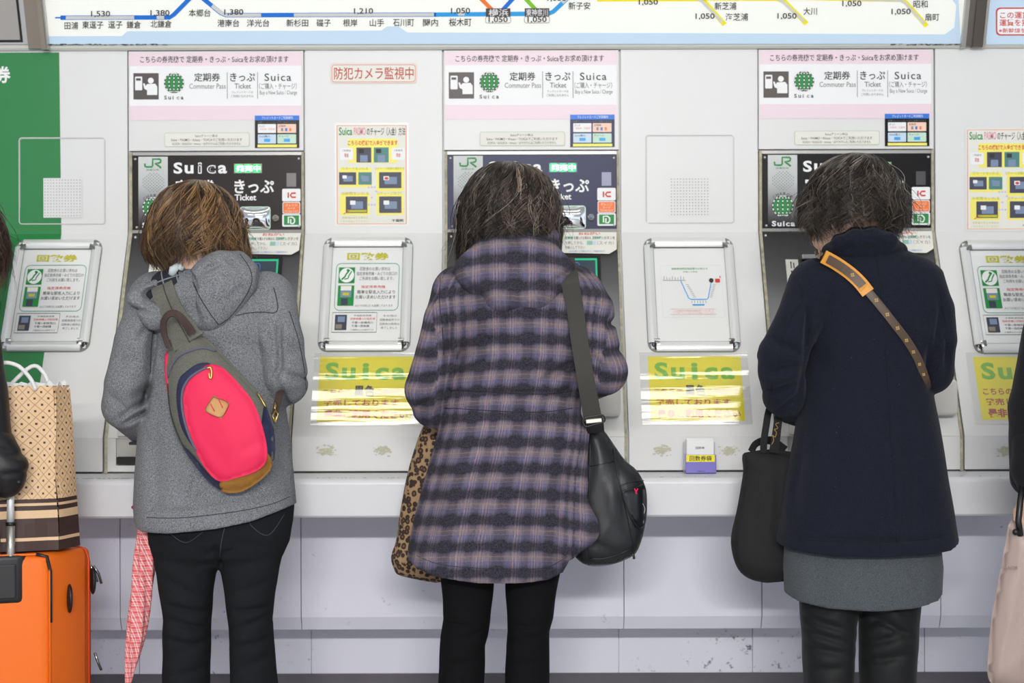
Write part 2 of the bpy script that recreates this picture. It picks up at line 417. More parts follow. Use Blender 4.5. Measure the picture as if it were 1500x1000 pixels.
# ---------------------------------------------------------------- lettering
_fc = bpy.data.curves.new('glyphs', 'FONT'); _fc.resolution_u = 3
_fo = bpy.data.objects.new('glyphs', _fc); COL.objects.link(_fo)
_gl = {}
def glyphs(s, bold, sp):
    key = (s, bold, sp)
    if key not in _gl:
        _fc.body = s; _fc.offset = bold; _fc.space_character = sp; bpy.context.view_layer.update()
        dg = bpy.context.evaluated_depsgraph_get(); e = _fo.evaluated_get(dg); me = e.to_mesh()
        V = np.array([v.co[:2] for v in me.vertices]) if len(me.vertices) else np.zeros((0, 2))
        Fc = [tuple(p.vertices) for p in me.polygons]; e.to_mesh_clear()
        _gl[key] = (V, Fc)
    return _gl[key]
class Print:
    """flat print laid on a surface; mp(px,py,lift)->world"""
    def __init__(s, mp, lift=.0006): s.mp = mp; s.it = {}; s.cnt = {}; s.lf = lift
    def _g(s, n, m):
        s.cnt[(n, m.name)] = s.cnt.get((n, m.name), 0)+(1 if n != 'lettering' else 2)
        return s.it.setdefault((n, m.name), ([], [], m))
    def add(s, n, m, pts, faces, l):
        V, Fc, _ = s._g(n, m); b = len(V); V += [s.mp(p[0], p[1], s.lf*l) for p in pts]; Fc += [tuple(i+b for i in f) for f in faces]
    def rect(s, n, m, x0, y0, x1, y1, l=1): s.add(n, m, [(x0, y0), (x0, y1), (x1, y1), (x1, y0)], [(0, 1, 2, 3)], l)
    def poly(s, n, m, pts, l=1):
        from mathutils.geometry import tessellate_polygon
        tris = tessellate_polygon([[Vector((p[0], p[1], 0)) for p in pts]])
        out = []
        for t in tris:
            (a, b, c) = (pts[i] for i in t)
            cr = (b[0]-a[0])*(c[1]-a[1])-(b[1]-a[1])*(c[0]-a[0])
            out.append(tuple(t) if cr < 0 else tuple(t[::-1]))
        s.add(n, m, pts, out, l)
    def rr(s, x0, y0, x1, y1, r, k=4):
        o = []
        for cx, cy, a0 in ((x1-r, y0+r, -90), (x1-r, y1-r, 0), (x0+r, y1-r, 90), (x0+r, y0+r, 180)):
            o += [(cx+r*math.cos(math.radians(a0+90*i/k)), cy+r*math.sin(math.radians(a0+90*i/k))) for i in range(k+1)]
        return o
    def rrect(s, n, m, x0, y0, x1, y1, r, l=1): s.poly(n, m, s.rr(x0, y0, x1, y1, r), l)
    def ring(s, n, m, pts, w, l=1, closed=True):
        P = np.array(pts, float); L = len(P); out = []
        for i in range(L):
            a = P[i-1] if closed or i else P[i]; b = P[(i+1) % L] if closed or i < L-1 else P[i]
            t = b-a; t = t/(np.hypot(*t)+1e-9); nn = np.array([-t[1], t[0]])*w/2; out += [P[i]-nn, P[i]+nn]
        F_ = []
        for i in range(L if closed else L-1):
            j = (i+1) % L; F_.append((2*i, 2*i+1, 2*j+1, 2*j))
        s.add(n, m, out, F_, l)
    def disc(s, n, m, cx, cy, rx, ry=None, l=1, k=20):
        ry = ry or rx; s.poly(n, m, [(cx+rx*math.cos(6.2832*i/k), cy+ry*math.sin(6.2832*i/k)) for i in range(k)], l)
    def text(s, t, m, x0, y0, x1, y1, bold=0.0, l=2, n='lettering', sp=1.0, rot=0):
        V, Fc = glyphs(t, bold, sp)
        if not len(V): return
        lo, hi = V.min(0), V.max(0); u = (V-lo)/(hi-lo)
        X = x0+u[:, 0]*(x1-x0); Y = y1-u[:, 1]*(y1-y0)
        if rot:
            cx, cy = (x0+x1)/2, (y0+y1)/2; c, sn = math.cos(rot), math.sin(rot)
            X, Y = cx+(X-cx)*c-(Y-cy)*sn, cy+(X-cx)*sn+(Y-cy)*c
        s.add(n, m, list(zip(X, Y)), Fc, l)
    def build(s, parent, extra=None):
        out = []
        for (n, _), (V, Fc, m) in s.it.items():
            o = pyd(n, V, Fc, m, parent); out.append(o)
            if s.cnt[(n, m.name)] > 1: o['kind'] = 'stuff'      # print too small to pick apart
        return out
# ---------------------------------------------------------------- materials of the place
M_wall = worn('wall_paint', (226, 226, 225), .42, amount=.25)
M_under = worn('under_paint', (236, 236, 248), .45, (60, 60, 62), amount=.5, scale=30, thr=.63)
M_plinth = worn('plinth_paint', (234, 234, 244), .5, (50, 50, 52), amount=.8, scale=36, thr=.595)
M_counter = worn('counter_paint', (226, 226, 230), .35, amount=.15)
M_seal = mat('aged_sealant', (196, 190, 165), .8, var=.5, vscale=60)
M_dirt = mat('dirt_line', (70, 72, 70), .9, var=.5, vscale=90)
M_dark = mat('toe_kick_dark', (104, 100, 106), .7, var=.2)
M_green = mat('green_film', (26, 124, 60), .38)
M_white = mat('white_print', (240, 240, 240), .5)
M_offw = mat('cream_paper', (233, 232, 222), .6)
M_pink = mat('pink_print', (236, 214, 222), .45)
M_ink = mat('dark_ink', (44, 42, 42), .6)
M_grey = mat('grey_ink', (120, 122, 120), .6)
M_gink = mat('green_ink', (18, 140, 62), .55)
M_lgreen = mat('lime_ink', (126, 198, 36), .55)
M_red = mat('red_ink', (214, 60, 44), .55)
M_dred = mat('brick_red_ink', (190, 56, 30), .55)
M_pale_red = mat('pale_red_ink', (226, 150, 140), .55)
M_pinki = mat('faded_pink_ink', (226, 150, 160), .55)
M_orange = mat('orange_ink', (246, 122, 48), .5)
M_olive = mat('olive_yellow_ink', (196, 190, 30), .55)
M_brown = mat('pictogram_brown', (72, 64, 60), .45)
M_blue = mat('blue_ink', (0, 112, 214), .45)
M_sky = mat('sky_blue_ink', (38, 160, 230), .45)
M_lblue = mat('light_blue_print', (196, 218, 236), .45)
M_teal = mat('teal_ink', (60, 150, 130), .5)
M_yellow = mat('yellow_print', (246, 236, 110), .5)
M_vyellow = mat('bright_yellow_print', (250, 236, 20), .5)
M_lilac = mat('lilac_print', (206, 190, 226), .5)
M_photo = mat('photo_dark_print', (58, 60, 78), .5)
M_photo2 = mat('photo_mid_print', (120, 140, 170), .5)
M_photo3 = mat('photo_teal_print', (70, 130, 125), .5)
M_steel = mat('steel_trim', (190, 188, 182), .3, metal=.8)
M_alu = mat('satin_aluminium', (236, 237, 236), .34, metal=.4)
M_chrome = mat('chrome_corner', (168, 168, 168), .16, metal=1)
M_screwm = mat('screw_steel', (215, 215, 215), .25, metal=.7)
M_black = mat('black_plastic', (22, 22, 24), .35)
M_post = mat('taupe_post', (140, 131, 120), .4, metal=.2)
M_box = mat('grey_speaker_box', (164, 160, 155), .5)
M_pkt = mat('warm_grey_plastic', (206, 204, 198), .4)
M_mach = worn('machine_cover_paint', (224, 224, 222), .4, amount=.15)
M_hole = mat('hole_grey', (150, 150, 150), .8)

K = .29/.565; SN = Vector((0, -.565, .29)).normalized()
def surf(py):
    z = H-(py-500)*D0/F
    if z >= 1.41: return 0.0, z, Vector((0, -1, 0))
    q = (py-500)/F; y = -K*(.31+D0*q)/(1+K*q)
    if y > -.29: return y, H-q*(D0+y), SN
    return -.29, H-q*(D0-.29), Vector((0, -1, 0))
def G(px, py, lift=0.0):
    """px measured as on the upper wall plane"""
    y, z, n = surf(py); return Vector(((px-750)*D0/F, y, z))+n*lift
def gx(px): return (px-750)*D0/F
def shift(dx, dy=0): return lambda px, py, l=0: G(px+dx, py+dy, l)
def slab(name, mp, x0, y0, x1, y1, l0, l1, m, parent, r=0, nseg=1):
    """solid plate standing on the sloping surface"""
    if r: out = Print(mp).rr(x0, y0, x1, y1, r, 5)
    else: out = [(x1, y0), (x1, y1), (x0, y1), (x0, y0)]
    n = len(out); V = [mp(p[0], p[1], l1) for p in out]+[mp(p[0], p[1], l0) for p in out]
    FF = [tuple(range(n))[::-1], tuple(range(n, 2*n))]+[(i, (i+1) % n, n+(i+1) % n, n+i) for i in range(n)]
    return pyd(name, V, FF, m, parent)
def extrude_x(name, prof, x0, x1, m, parent=None):
    n = len(prof); V = [(x0, y, z) for y, z in prof]+[(x1, y, z) for y, z in prof]
    FF = [tuple(range(n)), tuple(range(n, 2*n))[::-1]]+[(i, n+i, n+(i+1) % n, (i+1) % n) for i in range(n)]
    return pyd(name, V, FF, m, parent)
# ---------------------------------------------------------------- the setting
XL, XR = -3.3, 3.3
t = NT('floor_tiles'); co = t.coord(); br = t.n('ShaderNodeTexBrick'); t.l(co, br.inputs['Vector'])
br.offset = 0; br.inputs['Scale'].default_value = 1; br.inputs['Brick Width'].default_value = .3; br.inputs['Row Height'].default_value = .3
br.inputs['Mortar Size'].default_value = .004
br.inputs['Color1'].default_value = lin((196, 196, 196)); br.inputs['Color2'].default_value = lin((188, 188, 190)); br.inputs['Mortar'].default_value = lin((90, 90, 90))
t.l(br.outputs[0], t.b.inputs['Base Color']); t.p(Roughness=.4)
fl = pyd('floor', [(-8, -15, 0), (8, -15, 0), (8, .5, 0), (-8, .5, 0), (-8, -15, -.1), (8, -15, -.1), (8, .5, -.1), (-8, .5, -.1)], [(0, 1, 2, 3), (7, 6, 5, 4), (0, 4, 5, 1), (1, 5, 6, 2), (2, 6, 7, 3), (3, 7, 4, 0)], t.m); tag(fl, kind='structure')
M_ceil = mat('ceiling_white', (225, 225, 222), .8)
cl = pyd('ceiling', [(-8, -15, 2.85), (8, -15, 2.85), (8, .5, 2.85), (-8, .5, 2.85), (-8, -15, 3.0), (8, -15, 3.0), (8, .5, 3.0), (-8, .5, 3.0)], [(3, 2, 1, 0), (4, 5, 6, 7), (0, 1, 5, 4), (1, 2, 6, 5), (2, 3, 7, 6), (3, 0, 4, 7)], M_ceil); tag(cl, kind='structure')

wb = extrude_x('wall_back', [(.4, 2.85), (.12, 2.85), (.12, 1.932), (.017, 1.932), (.017, 1.418), (-.267, .84), (-.267, .652), (.4, .652)], XL, XR, M_wall); tag(wb, kind='structure')
prof = [(.015, 1.938), (0, 1.938), (0, 1.41), (-.29, .845), (-.29, .755), (-.272, .755), (-.272, .85), (.015, 1.415)]
gap = .0018
for a, b in ((-800, 188.5), (447, 649.5), (909.5, 1111.5), (1370, 1572), (1574, 2400)):
    extrude_x('panel', prof, gx(a)+gap, gx(b)-gap, M_wall, wb)
# horizontal joint where the slope starts, thin dark joint above the counter
wl = extrude_x('wall_lower', [(.4, .65), (-.10, .65), (-.10, .30), (.4, .30)], XL, XR, M_under); tag(wl, kind='structure')
def dx(px, D): return (px-750)*D/F
sm = [-3.25, dx(-290, 4.47), dx(-85, 4.47), dx(175, 4.47), dx(440, 4.47), dx(650, 4.47), dx(913, 4.47), dx(1115, 4.47), dx(1377, 4.47), dx(1585, 4.47), 3.25]
for a, b in zip(sm[:-1], sm[1:]):
    extrude_x('panel', [(-.10, .649), (-.13, .649), (-.13, .337), (-.112, .30), (-.10, .30)], a+.0012, b-.0012, M_under, wl)
bs = extrude_x('baseboard_back', [(.4, .30), (.10, .30), (.10, .136), (.4, .136)], XL, XR, M_plinth); tag(bs, kind='structure')
sm = [-3.25, dx(-60, 4.69), dx(203, 4.69), dx(455, 4.69), dx(662, 4.69), dx(905, 4.69), dx(1101, 4.69), dx(1353, 4.69), dx(1560, 4.69), 3.25]
for a, b in zip(sm[:-1], sm[1:]):
    extrude_x('panel', [(.10, .299), (.09, .299), (.09, .136), (.10, .136)], a+.001, b-.001, M_plinth, bs)
tk = extrude_x('trim_2', [(.4, .136), (.085, .136), (.085, .115), (.075, .0), (.4, 0)], XL, XR, M_dark); tag(tk, kind='structure')
led = extrude_x('trim_1', [(.015, 1.952), (-.012, 1.952), (-.016, 1.938), (-.010, 1.932), (.0, 1.932), (.015, 1.932)], XL, XR, mat('ledge_paint', (206, 205, 198), .4)); tag(led, kind='structure')

# counter: one continuous worktop with a rounded nose
cp = [(-.27, .75)]+[(-.455-.015*math.sin(a), .735+.015*math.cos(a)) for a in [i*math.pi/12 for i in range(7)]]+[(-.47, .655), (-.465, .65), (-.27, .65)]
ct = extrude_x('counter', cp, XL, XR, M_counter); tag(ct, 'long pale grey counter running beneath all the ticket machines', 'counter')
nb = 260; V = []; FF = []
for i in range(nb):                 # broken dirt line along the counter nose and back joint
    x = random.uniform(-1.5, 1.5) if i % 3 else random.uniform(-1.30, -.98); w = random.uniform(.001, .006); z = random.uniform(.0006, .0022)
    b = len(V); y = -.4625+random.uniform(-.002, .001); V += [(x, y, .7496), (x+w, y, .7496), (x+w, y-z*1.5, .7492), (x, y-z*1.5, .7492)]; FF.append((b, b+1, b+2, b+3))
o = pyd('dirt_marks', [(v[0], v[1], v[2]+.0022) for v in V], FF, M_dirt, ct); tag(o, kind='stuff')
for i, (a, b) in enumerate(((-400, 188.5), (447, 649.5), (909.5, 1111.5), (1370, 1572))):
    extrude_x('joint_strip', [(-.2895, .7485), (-.2925, .7485), (-.2925, .7535), (-.2895, .7535)], gx(a)+.004, gx(b)-.004, M_dirt, ct)  # thin dark strip along the joint between panels and counter

# ---------------------------------------------------------------- ceiling lights
M_tube = mat('lit_diffuser', (255, 252, 246), .5, emit=TUBE_EMIT)
M_tube2 = mat('lit_diffuser_wide', (255, 252, 246), .5, emit=5.0)
M_tray = mat('lamp_tray_white', (230, 230, 230), .5)
def lamp(x, y, L, label, w=.20, em=None):
    r = empty('ceiling_light', (x, y, 2.85), label, 'ceiling light', 'ceiling lights over the ticket hall')
    bevel_box('housing', (x-L/2, y-w/2-.03, 2.785), (x+L/2, y+w/2+.03, 2.849), M_tray, r, .006)
    bevel_box('diffuser', (x-L/2+.02, y-w/2, 2.765), (x+L/2-.02, y+w/2, 2.784), em or M_tube, r, .004)
for x, w_ in ((-2.0, 'beyond the left edge'), (-.72, 'above the woman in grey'), (.56, 'above the plaid coat woman')): lamp(x, LAMP_Y, 1.22, 'white slim ceiling light fitting '+w_)
for x, w_ in ((-2.1, 'leftmost'), (-.7, 'second from left'), (.7, 'third from left'), (2.1, 'rightmost')): lamp(x, -3.5, 1.22, 'wide ceiling light fitting behind the queue, '+w_+' of its row', .30, M_tube2)

# ---------------------------------------------------------------- fare board over the wall
def B(px, py, lift=0.0):
    q = (py-500)/F; y = (.3007+1.748*q)/(1-.38*q)
    n = Vector((0, -1, -.38)).normalized()
    return Vector(((px-750)*(D0+y)/F, y, H-q*(D0+y)))+n*lift
def board(name, xl, xr, label):
    r = empty(name, (0, -.02, 1.95), label, 'sign')
    zt = 2.75
    def pl(z, l): return (-.02-.38*(z-1.944)-l, z-.38*l)
    pr = [pl(1.948, 0), pl(zt, 0), pl(zt, -.10), pl(1.948, -.10)]
    extrude_x('lit_face', [pl(1.951, 0), pl(zt, 0), pl(zt, -.02), pl(1.951, -.02)], xl, xr, M_boardf, r)
    return r
M_boardf = mat('backlit_white_face', (238, 239, 232), .35, emit=.22)
M_boardb = mat('backlit_blue_band', (190, 212, 230), .35, emit=.2)
fb = board('fare_board', dx(70, 4.58), dx(1413, 4.58), 'wide backlit railway fare map with blue and yellow route lines')
P = Print(B, .0005)
P.poly('blue_band', M_boardb, [(70, 63), (70, 51), (180, 51), (188, 44), (560, 44), (568, 38), (585, 38), (598, 47), (1000, 49), (1385, 52), (1399, 42), (1402, 10), (1390, -8), (1405, -8), (1409, 66)], 1)
lblue = M_blue; cap = mat('grey_capsule_print', (204, 204, 200), .5, emit=.1)
P.ring('route_line', M_blue, [(82, 24), (92, 24)], 2, 2, False)
P.ring('route_line', M_blue, [(90, 24), (250, 24), (256, 20), (290, -14)], 6.5, 2, False)
P.ring('route_line', M_blue, [(286, -14), (325, 18), (332, 21), (640, 21)], 6.5, 2, False)
P.ring('route_line', M_sky, [(637, 21), (805, 20), (812, 17), (845, -14)], 6.5, 2, False)
for pts in ([(98, 24), (198, 24)], [(231, 24), (242, 24)], [(312, 7), (326, 18), (333, 21), (384, 21)], [(432, 21), (637, 21)], [(672, 20), (682, 20)], [(825, 4), (840, -9)]):
    P.ring('route_capsule', cap, pts, 5, 3, False)
P.ring('route_line', M_orange, [(696, -12), (722, 14)], 6, 2, False)
P.ring('route_line', M_blue, [(764, -14), (738, 14)], 6, 3, False)
P.ring('route_line', M_lgreen, [(762, -12), (786, 14)], 6, 2, False)
P.ring('route_line', M_vyellow, [(876, -1), (1025, -1), (1033, 3), (1063, 37)], 7, 2, False)
P.ring('route_line', M_vyellow, [(1030, -2), (1140, -1), (1150, 3), (1183, 36)], 7, 2, False)
P.ring('route_line', M_vyellow, [(1145, -3), (1320, 1), (1328, 5), (1359, 40)], 7, 2, False)
for pts in ([(1020, -3), (1030, 3), (1059, 33)], [(1137, -3), (1147, 3), (1179, 32)], [(1230, -1), (1320, 2), (1326, 5), (1355, 36)]): P.ring('route_capsule', cap, pts, 4, 3, False)
for x0, x1 in ((713, 749), (770, 806)):
    P.rect('station_box', M_brown, x0, 12, x1, 24, 4); P.ring('station_box', M_grey, P.rr(x0-.5, 24, x1+.5, 33.5, 3), .7, 4)
P.text('横浜', M_white, 717, 13, 746, 23.5, .01, 5); P.text('東神奈川', M_white, 772, 13, 804, 23.5, .01, 5)
for s, x0, y0, x1, y1 in (('田浦', 96, 30, 116, 41), ('東逗子', 122, 29, 153, 40), ('逗子', 160, 29, 181, 40), ('鎌倉', 187, 29, 208, 40), ('北鎌倉', 222, 28, 253, 39),
        ('本郷台', 278, 12, 310, 23), ('港南台', 320, 27, 352, 38), ('洋光台', 363, 27, 396, 38), ('新杉田', 421, 27, 453, 38), ('磯子', 465, 27, 486, 38), ('根岸', 504, 27, 525, 38),
        ('山手', 543, 27, 564, 38), ('石川町', 577, 27, 608, 38), ('関内', 621, 27, 643, 38), ('桜木町', 659, 26, 692, 38), ('新子安', 834, 3, 866, 14), ('新芝浦', 1048, 4, 1080, 15),
        ('海芝浦', 1064, 20, 1097, 31), ('大川', 1178, 12, 1198, 23), ('昭和', 1339, 2, 1360, 13), ('扇町', 1356, 21, 1377, 32)):
    P.text(s, M_ink, x0, y0, x1, y1, .008, 5)
for s, x0, y0 in (('1,530', 135, 14), ('1,380', 222, 13), ('1,380', 330, 12), ('1,210', 520, 11), ('1,050', 662, 11), ('1,050', 717, 24), ('1,050', 774, 24), ('1,050', 803, -7), ('1,050', 937, -1),
        ('1,050', 1020, 20), ('1,050', 1140, 20), ('1,050', 1235, 2), ('1,050', 1307, 14)):
    P.text(s, M_ink, x0, y0, x0+28, y0+9.5, .012, 6)
P.build(fb)
V = []; FF = []
for i in range(150):                # worn edge of the board
    x = random.uniform(72, 245) if i < 90 else random.uniform(1305, 1410); y = 62+random.random()*1.6+(x-70)*.0028; w = random.uniform(1, 6); b = len(V)
    V += [B(x, y, .0012), B(x+w, y, .0012), B(x+w, y+random.uniform(.4, 1.1), .0012), B(x, y+.8, .0012)]; FF.append((b, b+3, b+2, b+1))
o = pyd('edge_wear', V, FF, M_dirt, fb); tag(o, kind='stuff')
fb2 = board('fare_board', dx(1443, 4.58), dx(2100, 4.58), 'backlit fare board beyond the right dark post with red boxed notice')
P = Print(B, .0005)
P.rect('blue_band', M_boardb, 1446, -60, 1700, 67, 1)
P.rrect('notice_box', M_red, 1460, 13, 1640, 54, 6, 2); P.rrect('notice_box', mat('notice_white', (236, 238, 240), .5, emit=.15), 1462, 15, 1638, 52, 5, 3)
P.text('この運賃表は', M_red, 1466, 19, 1532, 29, .012, 4); P.text('運賃を掲示して', M_red, 1465, 30, 1540, 40, .012, 4); P.text('※新幹線をご利用', M_red, 1464, 43, 1530, 50, .008, 4)
P.build(fb2)
def post(xa, xb, m, label, grooves=()):
    r = empty('board_post', (dx((xa+xb)/2, 4.55), -.02, 1.93), label, 'post')
    def pl(z, l): return (-.02-.38*(z-1.944)-l, z)
    x = dx(xa, 4.56); x1 = dx(xb, 4.56)
    extrude_x('post_body', [pl(1.934, .012), pl(2.75, .012), pl(2.75, -.06), pl(1.934, -.06)], x, x1, m, r)
    for g0, g1, mm in grooves:
        extrude_x('post_strip', [pl(1.93, .020), pl(2.75, .020), pl(2.75, .0), pl(1.93, .0)], dx(g0, 4.55), dx(g1, 4.55), mm, r)
    return r
post(41, 69, M_post, 'taupe metal post left of the long fare map', [(60, 68, mat('post_edge', (150, 141, 128), .35, metal=.3)), (66.5, 70, M_steel)])
post(1413, 1446, mat('dark_post', (112, 106, 98), .35, metal=.4), 'dark metal post between the two fare boards', [(1412, 1418, M_steel), (1443, 1447, M_steel), (1428, 1441, mat('dark_post2', (92, 86, 80), .35, metal=.4))])
sp = empty('speaker_box', (dx(0, 4.5), -.03, 1.96), 'grey box with dark outline at the upper left corner', 'box')
def pl(z, l): return (-.02-.38*(z-1.944)-l, z)
extrude_x('box_rim', [pl(1.948, .0), pl(2.75, .0), pl(2.75, -.06), pl(1.948, -.06)], -3.2, dx(45, 4.57), mat('pale_box_rim', (192, 191, 192), .4), sp)
extrude_x('gap', [pl(1.953, .004), pl(2.75, .004), pl(2.75, -.06), pl(1.953, -.06)], -3.2, dx(34, 4.57), M_black, sp)
extrude_x('cover', [pl(1.958, .010), pl(2.75, .010), pl(2.75, -.06), pl(1.958, -.06)], -3.2, dx(31.5, 4.57), M_box, sp)

# ---------------------------------------------------------------- ticket machines
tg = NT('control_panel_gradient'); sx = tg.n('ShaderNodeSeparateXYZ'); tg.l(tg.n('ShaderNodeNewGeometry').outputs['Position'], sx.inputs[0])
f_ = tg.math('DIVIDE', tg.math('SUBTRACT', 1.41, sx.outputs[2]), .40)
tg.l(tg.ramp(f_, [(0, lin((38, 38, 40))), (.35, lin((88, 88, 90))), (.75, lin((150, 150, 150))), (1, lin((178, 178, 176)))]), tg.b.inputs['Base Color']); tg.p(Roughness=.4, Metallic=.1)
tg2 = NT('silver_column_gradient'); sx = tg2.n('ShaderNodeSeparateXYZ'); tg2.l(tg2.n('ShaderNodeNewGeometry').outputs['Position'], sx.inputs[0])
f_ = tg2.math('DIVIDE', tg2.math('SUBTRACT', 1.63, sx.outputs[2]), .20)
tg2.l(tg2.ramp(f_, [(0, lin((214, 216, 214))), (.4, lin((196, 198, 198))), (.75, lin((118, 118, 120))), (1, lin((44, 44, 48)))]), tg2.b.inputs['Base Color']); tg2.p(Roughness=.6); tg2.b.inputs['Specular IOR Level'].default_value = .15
M_led = mat('lit_led_characters', (205, 255, 228), .4, emit=1.2); M_ledg = mat('lit_led_glow_green', (0, 214, 104), .4, emit=.75)
M_mir = mat('convex_mirror', (235, 238, 240), .04, metal=1)
M_scr = mat('screen_dark', (58, 70, 80), .15, emit=.25); M_scrb = mat('screen_teal_edge', (40, 170, 120), .2, emit=.6); M_scrl = mat('screen_blue_line', (80, 110, 170), .2, emit=.4)
M_col_dots = mat('dot_green_grey', (96, 122, 106), .5)
def globe(P, cx, cy, r, l, white=True):
    P.disc('globe_logo', M_ink, cx, cy, r, l=l, k=28)
    P.disc('globe_logo', M_gink, cx, cy, r*.93, l=l+1, k=28)
    for fx in (-.95, -.5, 0, .5, .95):            # meridians with dashes
        pts = [(cx+r*fx*math.cos(a), cy+r*math.sin(a)*.97) for a in np.linspace(-1.45, 1.45, 15)]
        P.ring('globe_logo', M_ink, pts, r*.13, l+2, False)
        for i in range(0, 14, 2): P.ring('globe_logo', M_white, pts[i:i+2], r*.10, l+3, False)
machines = []
wherem = ['behind the woman in the grey coat', 'behind the woman in the plaid coat', 'behind the woman in the navy coat']
for mi in range(3):
    dxm = (0, 461.5, 922)[mi]; mp = shift(dxm, 0)
    disp = mat('display_black_%s' % ('warm', 'navy', 'black')[mi], [(48, 42, 42), (42, 44, 82), (26, 26, 27)][mi], .3, spec=.12)
    r = empty('ticket_machine', tuple(mp(317, 690, 0)), 'grey wall-mounted ticket vending machine '+wherem[mi], 'ticket machine', 'ticket vending machines along the wall')
    machines.append(r)
    def bent(name, xa, xb, l0, l1, m, pys): 
        n = len(pys); V = []
        for x in (xa, xb):
            for l in (l1, l0):
                V += [mp(x, p_, l) for p_ in pys]
        FF = []
        for i in range(n-1):
            FF += [(i, i+1, 2*n+i+1, 2*n+i), (n+i, 3*n+i, 3*n+i+1, n+i+1), (i, n+i, n+i+1, i+1), (2*n+i, 2*n+i+1, 3*n+i+1, 3*n+i)]
        FF += [(0, 2*n, 3*n, n), (n-1, 2*n-1, 4*n-1, 3*n-1)]
        return pyd(name, V, FF, m, r)
    slab('upper_cover', mp, 190, 74, 445.5, 219.5, -.012, .003, M_mach, r)
    bent('side_trim', 190.5, 194.5, -.012, .004, M_seal, [221.5, 341, 640, 691]); bent('side_trim', 442.5, 446, -.012, .004, M_seal, [221.5, 341, 640, 691])
    slab('top_trim', mp, 190.5, 221.5, 446, 226, -.02, -.001, mat('dark_steel', (150, 148, 145), .35, metal=.5), r)  # darker steel strip along the top of the display
    slab('display_panel', mp, 195, 227, 442, 335.5, -.012, -.001, disp, r)
    slab('middle_rail', mp, 194.5, 335.5, 442.5, 340, -.012, .002, mat('rail_grey', (150, 148, 144), .5), r)
    pys = [341, 400, 460, 520, 566]
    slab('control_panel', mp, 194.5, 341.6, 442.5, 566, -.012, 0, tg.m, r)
    # lower cover: light moulded front, bent at the knee, with a recess and a dark coin tray
    slab('lower_cover', mp, 206, 567, 442.5, 640, -.012, .001, M_mach, r)
    slab('lower_cover', mp, 194.5, 567, 206, 640, -.012, .001, M_mach, r)
    slab('front_cover', mp, 194.5, 640.3, 206, 689, -.012, .001, M_mach, r); slab('front_cover', mp, 206, 680, 442.5, 689, -.012, .001, M_mach, r)
    slab('front_cover', mp, 330, 640.3, 442.5, 680, -.012, .001, M_mach, r)
    slab('tray_recess', mp, 206, 640.3, 330, 680, -.012, -.008, M_pkt, r)
    bevel_box('coin_tray', tuple(mp(208, 678, .012)), tuple(Vector(mp(328, 667, -.008))+Vector((0, .0, 0))), M_black, r, .002)
    bevel_box('receipt_box', tuple(Vector(mp(392, 609, 0))+Vector((0, -.055, 0))), tuple(Vector(mp(437, 556, 0))+Vector((0, .06, 0))), M_pkt, r, .012, 4)
    slab('keypad', mp, 202, 612, 222, 620, 0, .006, M_black, r)
    slab('knob_plate', mp, 208, 622, 226, 639, 0, .010, M_pkt, r, 2)
    # print on the cover
    P = Print(mp, .0005); b0 = 8
    P.rect('header_print', M_pink, 191.5, 75.5, 443, 95.5, b0); P.rect('header_print', M_white, 191.5, 95.5, 443, 154, b0); P.rect('header_print', M_pink, 191.5, 154, 443, 175, b0)
    P.text('こちらの券売機で 定期券・きっぷ・Suicaをお求め頂けます', M_ink, 207, 81, 424, 91, .006, b0+2)
    P.rect('pictogram', M_brown, 197, 106, 234, 144.5, b0+1)
    P.rrect('pictogram', M_white, 199.5, 111, 210, 131, 1.2, b0+2); P.rect('pictogram', M_brown, 201, 113.5, 208, 117, b0+3); P.disc('pictogram', M_white, 222.5, 117, 4.3, l=b0+2)
    P.poly('pictogram', M_white, [(217, 122), (229, 121.5), (232, 126), (232, 138), (217, 138), (217, 131), (213, 129), (211, 121), (213.5, 121), (215, 125)], b0+2)
    globe(P, 256.5, 120.5, 14.5, b0+1)
    for k, ch in enumerate('Suica'): P.text(ch, (M_ink, M_ink, M_grey, M_grey, M_ink)[k], 242+k*6.1, (139, 140.5, 139.5, 140.5, 140.5)[k], 245.8+k*6.1-(2.2 if ch == 'i' else 0), 144.6, .02, b0+2)
    P.text('定期券', M_ink, 286, 106, 324, 118.5, .01, b0+2); P.text('Commuter Pass', M_grey, 279, 121.5, 332, 129, .0, b0+2)
    P.rect('divider', M_grey, 334, 105, 334.8, 144, b0+2); P.rect('divider', M_grey, 378.4, 105, 379.2, 144, b0+2)
    P.text('きっぷ', M_ink, 338.5, 106, 375, 118.5, .01, b0+2); P.text('Ticket', M_grey, 345, 121.5, 369, 129, .01, b0+2)
    P.text('クレジットカードは', M_grey, 341, 132.5, 372, 136, 0, b0+2); P.text('ご利用になれません', M_grey, 340, 138, 373, 142, 0, b0+2)
    P.text('Suica', M_ink, 389, 107, 428, 118, .004, b0+2, sp=1.15); P.text('（ご購入・チャージ）', M_grey, 381, 121, 436, 130, .004, b0+2); P.text('Buy a New Suica / Charge', M_grey, 382, 132, 436.5, 139.5, .0, b0+2)
    # display
    b1 = 0
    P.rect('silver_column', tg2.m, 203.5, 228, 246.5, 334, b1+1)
    # railway letters drawn as strokes
    P.ring('railway_logo', M_gink, [(213, 238), (213.5, 242.5), (217, 243), (223, 243), (224.5, 241), (224.5, 231.6), (235, 231.6), (236.6, 233.5), (236, 236.3), (233, 237.6), (228, 237.6), (237, 244.6)], 2.6, b1+3, False)
    P.text('JR東日本', M_gink, 215, 246, 234, 249, .0, b1+3)
